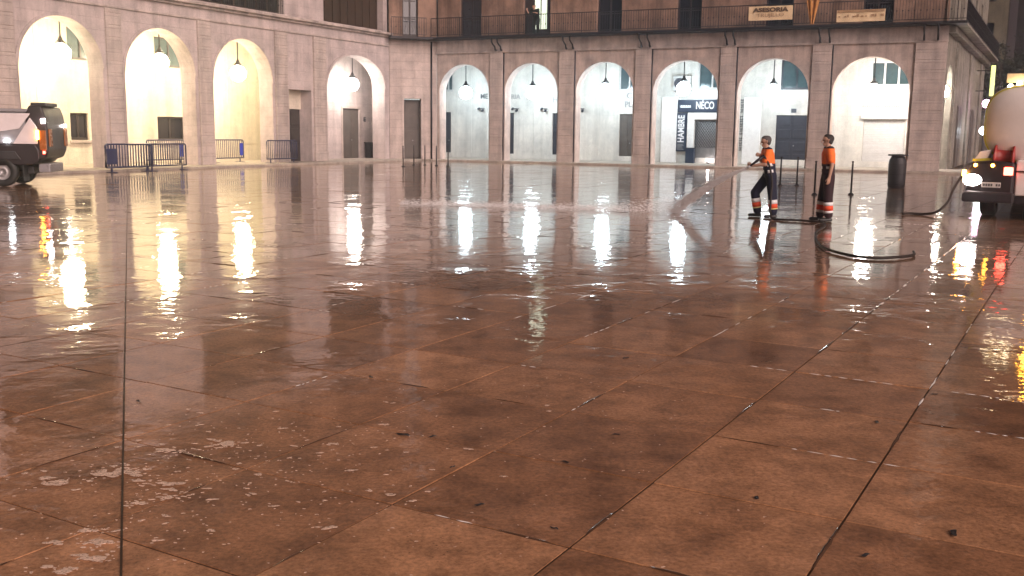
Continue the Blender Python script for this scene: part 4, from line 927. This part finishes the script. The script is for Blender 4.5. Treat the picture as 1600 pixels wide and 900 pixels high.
for x, y in ((-.28, .95), (1.78, .95), (-.28, 6.6), (1.78, 6.6)):
    t_ = MB(); t_.lathe([(.26, -.15), (.44, -.15), (.47, -.11), (.47, .11), (.44, .15), (.26, .15), (.26, -.15)], 28, Matrix.Translation((x, y, .47)) @ Matrix.Rotation(R(90), 4, 'Y'), cap=False); wh = t_.build('wheel', M_RUBBER, tk)
    m_ = MB(); m_.lathe([(.001, -.06), (.1, -.09), (.12, -.05), (.27, -.12), (.27, .12), (.12, .05), (.1, .09), (.001, .06)], 22, Matrix.Translation((x, y, .47)) @ Matrix.Rotation(R(90), 4, 'Y')); m_.build('rim', M_RIM, wh)
c = MB(); c.prism([(-.35, .5), (1.85, .5), (1.85, 2.5), (1.6, 2.75), (-.1, 2.75), (-.35, 2.5)], 6.0, 8.2, .08); cb = c.build('cab', M_TANK, tk)
c = MB(); c.box(-.2, 1.7, 8.205, 8.215, 1.6, 2.45); c.box(-.362, -.353, 6.6, 7.8, 1.55, 2.4); c.build('window', M_GLASSD, cb)

# ------------------------------------------------------------------ hose
def smooth_path(pts, k=10):
    pts = [Vector(p) for p in pts]; out = []
    for i in range(len(pts) - 1):
        p0, p1, p2, p3 = pts[max(i - 1, 0)], pts[i], pts[i + 1], pts[min(i + 2, len(pts) - 1)]
        for s_ in range(k):
            t = s_ / k
            out.append(.5 * ((2 * p1) + (p2 - p0) * t + (2 * p0 - 5 * p1 + 4 * p2 - p3) * t * t + (3 * p1 - p0 - 3 * p2 + p3) * t ** 3))
    out.append(pts[-1]); return out
P1 = Vector((5.42, 21.1, 0)); P2 = Vector((6.42, 20.35, 0))
hp = smooth_path([(10.30, 22.2, 1.0), (10.02, 22.2, .92), (9.78, 22.1, .62), (9.62, 22.0, .32), (9.40, 22.0, .10), (9.20, 22.2, .03), (8.95, 22.35, .03), (8.72, 22.2, .03)])
hs = MB(); hs.tube(hp, .027, 8); ho = hs.build('hose', M_HOSE); setp(ho, 'short dark hose drooping from the tanker beside its glaring lamp', 'hose')
hp = smooth_path([(6.04, 14.85, .03), (5.88, 14.45, .03), (5.60, 14.2, .03), (5.15, 14.05, .03), (4.85, 14.5, .03), (4.86, 15.6, .03), (5.4, 17.6, .03), (6.0, 19.0, .03), (6.15, 19.75, .03), (5.9, 20.1, .03), (5.55, 20.3, .03), (5.36, 20.55, .05), (5.38, 20.75, .35), (5.40, 20.80, .75), (5.33, 20.80, 1.10), (5.22, 20.84, 1.30)])
hs = MB(); hs.tube(hp, .021, 8); ho = hs.build('hose', M_HOSE); setp(ho, 'long dark hose curving over the slabs to the spraying worker', 'hose')
NZ0, NZ1 = Vector((5.22, 20.84, 1.31)), Vector((4.93, 20.86, 1.09))
nz = empty('spray_lance', NZ1, 0, 'short dark spray lance held by the worker on the left', 'spray lance')
c = MB(); c.tube([NZ0 - NZ1, (NZ0 - NZ1) * .5, (NZ0 - NZ1) * .3, (0, 0, 0)], [.03, .03, .022, .018], 10); c.build('barrel', M_IRON, nz)
c = MB(); c.tube([(0.01, 0, .006), (-.05, 0, -.035)], [.026, .03], 10); c.build('nozzle', M_METAL, nz)

# water jet and the sheet of spray it throws along the ground
M_SPRAY, n, l, p = newmat('water_spray'); p.inputs['Base Color'].default_value = (.95, .95, .96, 1); p.inputs['Roughness'].default_value = .4; p.inputs['Alpha'].default_value = .85
p.inputs['Transmission Weight'].default_value = 0.0
def spray():
    rnd = random.Random(2); mb = MB()
    def drop(c, d, L, w):
        q = d.cross(Vector((0.3, 1, .2))).normalized() * w; q2 = d.cross(q).normalized() * w
        a, b_ = c - d * L, c + d * L
        v = [mb.b.verts.new(x) for x in (a, c + q, c + q2, c - q, b_)]
        for f in ((0, 1, 2), (0, 2, 3), (0, 3, 1), (4, 2, 1), (4, 3, 2), (4, 1, 3)): mb.b.faces.new([v[i] for i in f])
    end = Vector((3.55, 22.0, .02)); st = NZ1 + Vector((-.05, 0, -.035)); ax = end - st
    for k in range(5200):
        t = rnd.random() ** 1.25; R_ = .014 + .13 * t ** 1.2
        c = st + ax * t + Vector((rnd.gauss(0, .5), rnd.gauss(0, .5), rnd.gauss(0, .5))) * R_ + Vector((0, 0, .10 * math.sin(math.pi * t)))
        if c.z < .01: continue
        drop(c, ax.normalized(), rnd.uniform(.02, .07), rnd.uniform(.003, .007))
    for k in range(5500):
        t = rnd.random() ** 1.2; x = 3.9 - 6.6 * t; y = 22.2 + 1.6 * t + rnd.gauss(0, .28)
        z = abs(rnd.gauss(0, .05 + .13 * math.exp(-((t - .03) / .16) ** 2))) + .005
        drop(Vector((x, y, z)), Vector((-1, .2, rnd.uniform(-.1, .25))).normalized(), rnd.uniform(.010, .035), rnd.uniform(.002, .0045))
    o = mb.build('water_spray', M_SPRAY); o['kind'] = 'stuff'; setp(o, 'white jet of water and low spray blown across the wet slabs', 'water')
spray()

# ------------------------------------------------------------------ people
def blob(name, caps, mat, parent, vox=.008, smooth=4):
    """one continuous surface fused from tapered limbs: caps = (p0, r0, p1, r1)"""
    b = bmesh.new()
    for p0, r0, p1, r1 in caps:
        p0, p1 = Vector(p0), Vector(p1); d = p1 - p0; L = d.length; n_ = max(1, int(L / max(.012, min(r0, r1) * .5)))
        q = d.to_track_quat('Z', 'Y').to_matrix().to_4x4() if L > 1e-5 else Matrix.Identity(4)
        seg = 14; rings = []
        prof = [(-math.cos(a) * r0, math.sin(a) * r0) for a in [math.pi / 2 * k / 5 for k in range(1, 6)]] + [(L * k / n_, r0 + (r1 - r0) * k / n_) for k in range(1, n_)] + [(L + math.sin(a) * r1, math.cos(a) * r1) for a in [math.pi / 2 * k / 5 for k in range(0, 5)]]
        M = Matrix.Translation(p0) @ q
        for z, r in prof: rings.append([b.verts.new(M @ Vector((r * math.cos(2 * math.pi * k / seg), r * math.sin(2 * math.pi * k / seg), z))) for k in range(seg)])
        for i in range(len(rings) - 1):
            for k in range(seg): b.faces.new((rings[i][k], rings[i][(k + 1) % seg], rings[i + 1][(k + 1) % seg], rings[i + 1][k]))
        v0 = b.verts.new(M @ Vector((0, 0, -r0))); v1 = b.verts.new(M @ Vector((0, 0, L + r1)))
        for k in range(seg): b.faces.new((v0, rings[0][(k + 1) % seg], rings[0][k])); b.faces.new((v1, rings[-1][k], rings[-1][(k + 1) % seg]))
    me = bpy.data.meshes.new(name); b.to_mesh(me); b.free()
    o = bpy.data.objects.new(name, me); COL.objects.link(o)
    m = o.modifiers.new('r', 'REMESH'); m.mode = 'VOXEL'; m.voxel_size = vox; m.use_smooth_shade = True
    m = o.modifiers.new('s', 'SMOOTH'); m.factor = .5; m.iterations = smooth
    bpy.context.view_layer.update()
    nm = bpy.data.meshes.new_from_object(o.evaluated_get(bpy.context.evaluated_depsgraph_get()))
    o.modifiers.clear(); o.data = nm; bpy.data.meshes.remove(me); nm.name = name
    nm.materials.clear()
    for x in (mat if isinstance(mat, (list, tuple)) else [mat]): nm.materials.append(x)
    for f in nm.polygons: f.use_smooth = True
    o.parent = parent; return o
def banded(o, fn):
    for f in o.data.polygons: f.material_index = fn(f.center)

def person(name, loc, rz, J, label, hair, top, legs, bands=True):
    """J: joint positions (local x forward, y to the figure's left, z up)"""
    t = empty(name, loc, rz, label, 'person')
    V_ = lambda k: Vector(J[k])
    Y = Vector((0, 1, 0)); B = []
    pe, wa, ch, nk, hd = V_('pelvis'), V_('waist'), V_('chest'), V_('neck'), V_('head')
    fw = V_('face').normalized(); side = Vector((-fw.y, fw.x, 0)).normalized(); up = fw.cross(side)
    for sg in (1, -1):
        B += [(pe + Y * .065 * sg, .095, wa + Y * .055 * sg, .088), (wa + Y * .055 * sg, .088, ch + Y * .075 * sg, .100), (ch + Y * .075 * sg, .10, nk + Y * .02 * sg - Vector((0, 0, .07)), .06)]
    B += [(nk - Vector((0, 0, .08)), .058, hd + Vector((0, 0, -.06)) - fw * .01, .054)]
    B += [(hd + up * .02 - fw * .025, .086, hd + up * .03 + fw * .018, .080), (hd - up * .045 + fw * .02, .062, hd - up * .085 + fw * .05, .036), (hd + up * .0 + fw * .095, .012, hd - up * .035 + fw * .115, .017),
          (hd - up * .062 + fw * .088 - side * .016, .012, hd - up * .062 + fw * .088 + side * .016, .012), (hd + up * .02 + fw * .088 - side * .035, .014, hd + up * .02 + fw * .088 + side * .035, .014)]
    for sg in (1, -1): B += [(hd + side * .083 * sg + up * .015 - fw * .005, .016, hd + side * .080 * sg - up * .03, .012)]
    for s_ in 'lr':
        sh, el, wr = V_('sh' + s_), V_('el' + s_), V_('wr' + s_)
        B += [(ch.lerp(sh, .4), .075, sh, .062), (sh, .058, el, .043), (el, .042, wr, .028)]
        d = V_('hand' + s_).normalized(); q = V_('palm' + s_); q = (q - d * q.dot(d)).normalized(); a = d.cross(q).normalized(); c = J.get('curl' + s_, .5)
        for o_ in (-.026, -.009, .009, .026): B.append((wr + a * o_ * .6, .017, wr + d * .085 + a * o_, .0125))
        for o_, L in ((-.030, .070), (-.010, .080), (.010, .075), (.029, .060)):
            r0 = wr + d * .085 + a * o_; m1 = r0 + (d * math.cos(c) + q * math.sin(c)) * L * .5; m2 = m1 + (d * math.cos(c * 2.2) + q * math.sin(c * 2.2)) * L * .5
            B += [(r0, .0095, m1, .009), (m1, .009, m2, .0078)]
        r0 = wr + d * .035 - a * .03; m1 = r0 + (d * .7 - a * .45 + q * .45).normalized() * .042
        B += [(r0, .013, m1, .0105), (m1, .0105, m1 + (d * .8 + a * .1 + q * .6).normalized() * .032, .009)]
        hi, kn, an = V_('hi' + s_), V_('kn' + s_), V_('an' + s_); to = an + Vector(J['toe' + s_])
        B += [(pe.lerp(hi, .8), .09, hi, .088), (hi, .085, kn, .058), (kn, .057, kn.lerp(an, .35), .056), (kn.lerp(an, .35), .056, an, .038), (an - Vector((.02, 0, .04)), .034, to, .026)]
    blob('body', B, M_SKIN, t, .0065, 3)
    for sg in (1, -1):
        e = MB(); e.lathe([(.001, -.010), (.010, 0), (.001, .010)], 8, Matrix.Translation(hd + fw * .090 + side * .032 * sg - up * .002)); e.build('eye', M_GLASSD, t)
    # hair: a close cap, bare at the face
    H_ = [(hd + up * .035 - fw * .040, .086, hd + up * .052 + fw * .008, .078), (hd - up * .03 - fw * .045, .062, hd + up * .02 - fw * .05, .075)]
    for sg in (1, -1): H_.append((hd + side * .062 * sg + up * .035 - fw * .01, .030, hd + side * .06 * sg - fw * .04 - up * .02, .032))
    blob('hair', H_, hair, t, .008, 2)
    # shirt with short sleeves
    C = []
    lo = pe.lerp(wa, .30)
    for sg in (1, -1):
        C += [(lo + Y * .068 * sg, .122, wa + Y * .066 * sg, .122), (wa + Y * .066 * sg, .122, ch + Y * .082 * sg, .128), (ch + Y * .08 * sg, .114, nk + Y * .022 * sg - Vector((0, 0, .07)), .068)]
    C += [(nk - Vector((.0, 0, .09)), .075, nk - Vector((0, 0, .035)), .066)]
    for s_ in 'lr':
        sh, el = V_('sh' + s_), V_('el' + s_); e_ = sh.lerp(el, J.get('sleeve', .72))
        C += [(ch.lerp(sh, .35), .10, sh, .088), (sh, .084, e_, .076)]
    so_ = blob('shirt', C, top, t, .010, 6)
    K = []
    for sg in (1, -1): K += [(pe + Y * .06 * sg - Vector((0, 0, .02)), .122, pe.lerp(wa, .42) + Y * .062 * sg, .104)]
    for s_ in 'lr':
        hi, kn, an = V_('hi' + s_), V_('kn' + s_), V_('an' + s_); cf = kn.lerp(an, .88)
        K += [(pe.lerp(hi, .8), .118, hi - Vector((0, 0, .04)), .116), (hi - Vector((0, 0, .04)), .115, kn, .096), (kn, .096, cf, .088)]
    to_ = blob('trousers', K, legs, t, .010, 6)
    for s_ in 'lr':
        an = V_('an' + s_); to = an + Vector(J['toe' + s_]); f_ = Vector((to.x - an.x, to.y - an.y, 0)).normalized(); sd_ = Vector((-f_.y, f_.x, 0)) * .018
        z0 = Vector((0, 0, an.z - .052))
        bo = [(an + Vector((0, 0, .09)), .062, an, .056)]
        for sg in (1, -1): bo += [(Vector((an.x, an.y, an.z - .05)) - f_ * .04 + sd_ * sg, .038, Vector((to.x, to.y, an.z - .053)) + sd_ * sg, .034)]
        blob('boot', bo, M_BOOT, t, .009, 3)
    if bands:
        def ring(c, ax, r1, r2, h, nm, mat):
            z = Vector(ax).normalized(); x = (Vector((1, 0, 0)) - z * z.x).normalized(); y = z.cross(x); m_ = MB(); n_ = 28
            f_ = lambda a, s, k=0: Vector(c) + x * (r1 + k) * math.cos(a) + y * (r2 + k) * math.sin(a) + z * s * h / 2
            for i in range(n_):
                a0, a1 = 2 * math.pi * i / n_, 2 * math.pi * (i + 1) / n_
                for P4 in ((f_(a0, -1), f_(a1, -1), f_(a1, 1), f_(a0, 1)), (f_(a0, 1), f_(a1, 1), f_(a1, 1, -.02), f_(a0, 1, -.02)), (f_(a0, -1, -.02), f_(a1, -1, -.02), f_(a1, -1), f_(a0, -1))):
                    q_ = m_.quad(*P4); q_.smooth = True
            bmesh.ops.remove_doubles(m_.b, verts=m_.b.verts, dist=1e-5)
            return m_.build(nm, mat, t)
        for z_, h in J['torso_bands']:
            f_ = (z_ - pe.z) / (wa.z - pe.z); c_ = pe.lerp(wa, f_) if f_ < 1 else wa.lerp(ch, (z_ - wa.z) / (ch.z - wa.z))
            ring(c_, ch - pe, .127, .194, h, 'reflective_band', M_REFL)
        for s_ in 'lr':
            kn, an = V_('kn' + s_), V_('an' + s_)
            for f_, h, m in J['leg_bands']: ring(kn.lerp(an, f_), kn - an, .099 - .008 * f_, .099 - .008 * f_, h, 'reflective_band' if m == M_REFL else 'coloured_band', m)
    return t, so_, to_

J1 = dict(pelvis=(0, 0, .92), waist=(.02, 0, 1.10), chest=(.06, 0, 1.32), neck=(.08, 0, 1.48), head=(.115, 0, 1.60), face=(1, .15, -.15),
          shl=(.06, .19, 1.40), ell=(.13, .27, 1.13), wrl=(.38, .18, 1.10), handl=(.9, -.25, .15), palml=(.1, -.9, .4), curll=.75,
          shr=(.09, -.19, 1.40), elr=(.15, -.28, 1.18), wrr=(.22, -.06, 1.32), handr=(.25, .9, .1), palmr=(.8, -.2, -.4), curlr=.8,
          hil=(-.02, .10, .90), knl=(-.06, .13, .49), anl=(-.10, .14, .09), toel=(.17, .02, -.055),
          hir=(.03, -.10, .90), knr=(.27, -.14, .52), anr=(.19, -.16, .09), toer=(.17, -.03, -.055),
          torso_bands=[(.985, .065), (1.12, .065)], leg_bands=[(.36, .085, M_REFL), (.57, .10, M_REDB), (.71, .03, M_YELB)], sleeve=.72)
t1, sh1, tr1 = person('person', P1, R(172), J1, 'worker in orange and navy hi-vis clothes spraying water with a hose', M_GHAIR, [M_ORANGE, M_NAVYC], M_NAVYC)
banded(sh1, lambda c: 0 if 1.15 < c.z < 1.445 else 1)
J2 = dict(pelvis=(0, 0, .95), waist=(.01, 0, 1.13), chest=(.02, 0, 1.36), neck=(.02, 0, 1.52), head=(.05, 0, 1.645), face=(1, .05, .02),
          shl=(.01, .19, 1.45), ell=(-.03, .25, 1.16), wrl=(.01, .26, .91), handl=(.12, 0, -1), palml=(.3, -.9, 0), curll=.35,
          shr=(.02, -.19, 1.45), elr=(.0, -.26, 1.17), wrr=(.07, -.25, .93), handr=(.15, 0, -1), palmr=(.3, .9, 0), curlr=.35,
          hil=(-.01, .10, .93), knl=(-.01, .11, .50), anl=(-.04, .11, .09), toel=(.17, .03, -.055),
          hir=(.01, -.10, .93), knr=(.07, -.12, .51), anr=(.10, -.13, .09), toer=(.18, -.03, -.055),
          torso_bands=[(1.10, .05)], leg_bands=[(.33, .07, M_REFL), (.53, .11, M_REDB), (.72, .05, M_REFL)], sleeve=.70)
t2, sh2, tr2 = person('person', P2, R(170), J2, 'worker in orange hi-vis shirt and dark trousers standing with one arm hanging down', M_HAIR, [M_ORANGE, M_MAROON], M_MAROON)
banded(sh2, lambda c: 0 if 1.17 < c.z < 1.485 else 1)
J3 = dict(pelvis=(-.12, 0, .88), waist=(-.06, 0, 1.05), chest=(.10, 0, 1.24), neck=(.20, 0, 1.36), head=(.27, 0, 1.47), face=(1, .2, -.2),
          shl=(.12, .18, 1.31), ell=(.28, .27, 1.10), wrl=(.42, .14, 1.14), handl=(.5, -.8, .1), palml=(0, -.4, -.9), curll=.4,
          shr=(.12, -.18, 1.31), elr=(.25, -.30, 1.10), wrr=(.42, -.34, 1.28), handr=(.4, .1, .9), palmr=(.7, .5, 0), curlr=.5,
          hil=(-.12, .09, .86), knl=(-.04, .11, .46), anl=(-.12, .11, .09), toel=(.17, .03, -.055),
          hir=(-.10, -.09, .86), knr=(.0, -.11, .47), anr=(-.10, -.12, .09), toer=(.17, -.03, -.055), torso_bands=[], leg_bands=[], sleeve=.95)
w = RB.matrix_world @ Vector((6.30, -.28, 6.99))
person('person', w, RB.rotation_euler[2] - R(90), J3, 'dark figure leaning on the balcony railing before the lit window', M_HAIR, M_DARKC, M_DARKC, bands=False)

# ------------------------------------------------------------------ damp night air, added to spread halos round the lamps
hz, n, l, p = newmat('added_night_haze'); n.remove(p); pv = n.new('ShaderNodeVolumePrincipled'); pv.inputs['Color'].default_value = (.9, .92, 1, 1); pv.inputs['Density'].default_value = ADDED_HAZE; pv.inputs['Anisotropy'].default_value = .82
l.new(pv.outputs[0], n['Material Output'].inputs['Volume'])
c = MB(); c.box(-130, 130, -30, 190, -1.1, 33); o = c.build('added_haze', hz); o['kind'] = 'stuff'; setp(o, 'faint damp air added over the wet square to spread lamp halos', 'added_haze')
S.cycles.volume_bounces = 0; S.cycles.volume_step_rate = 4
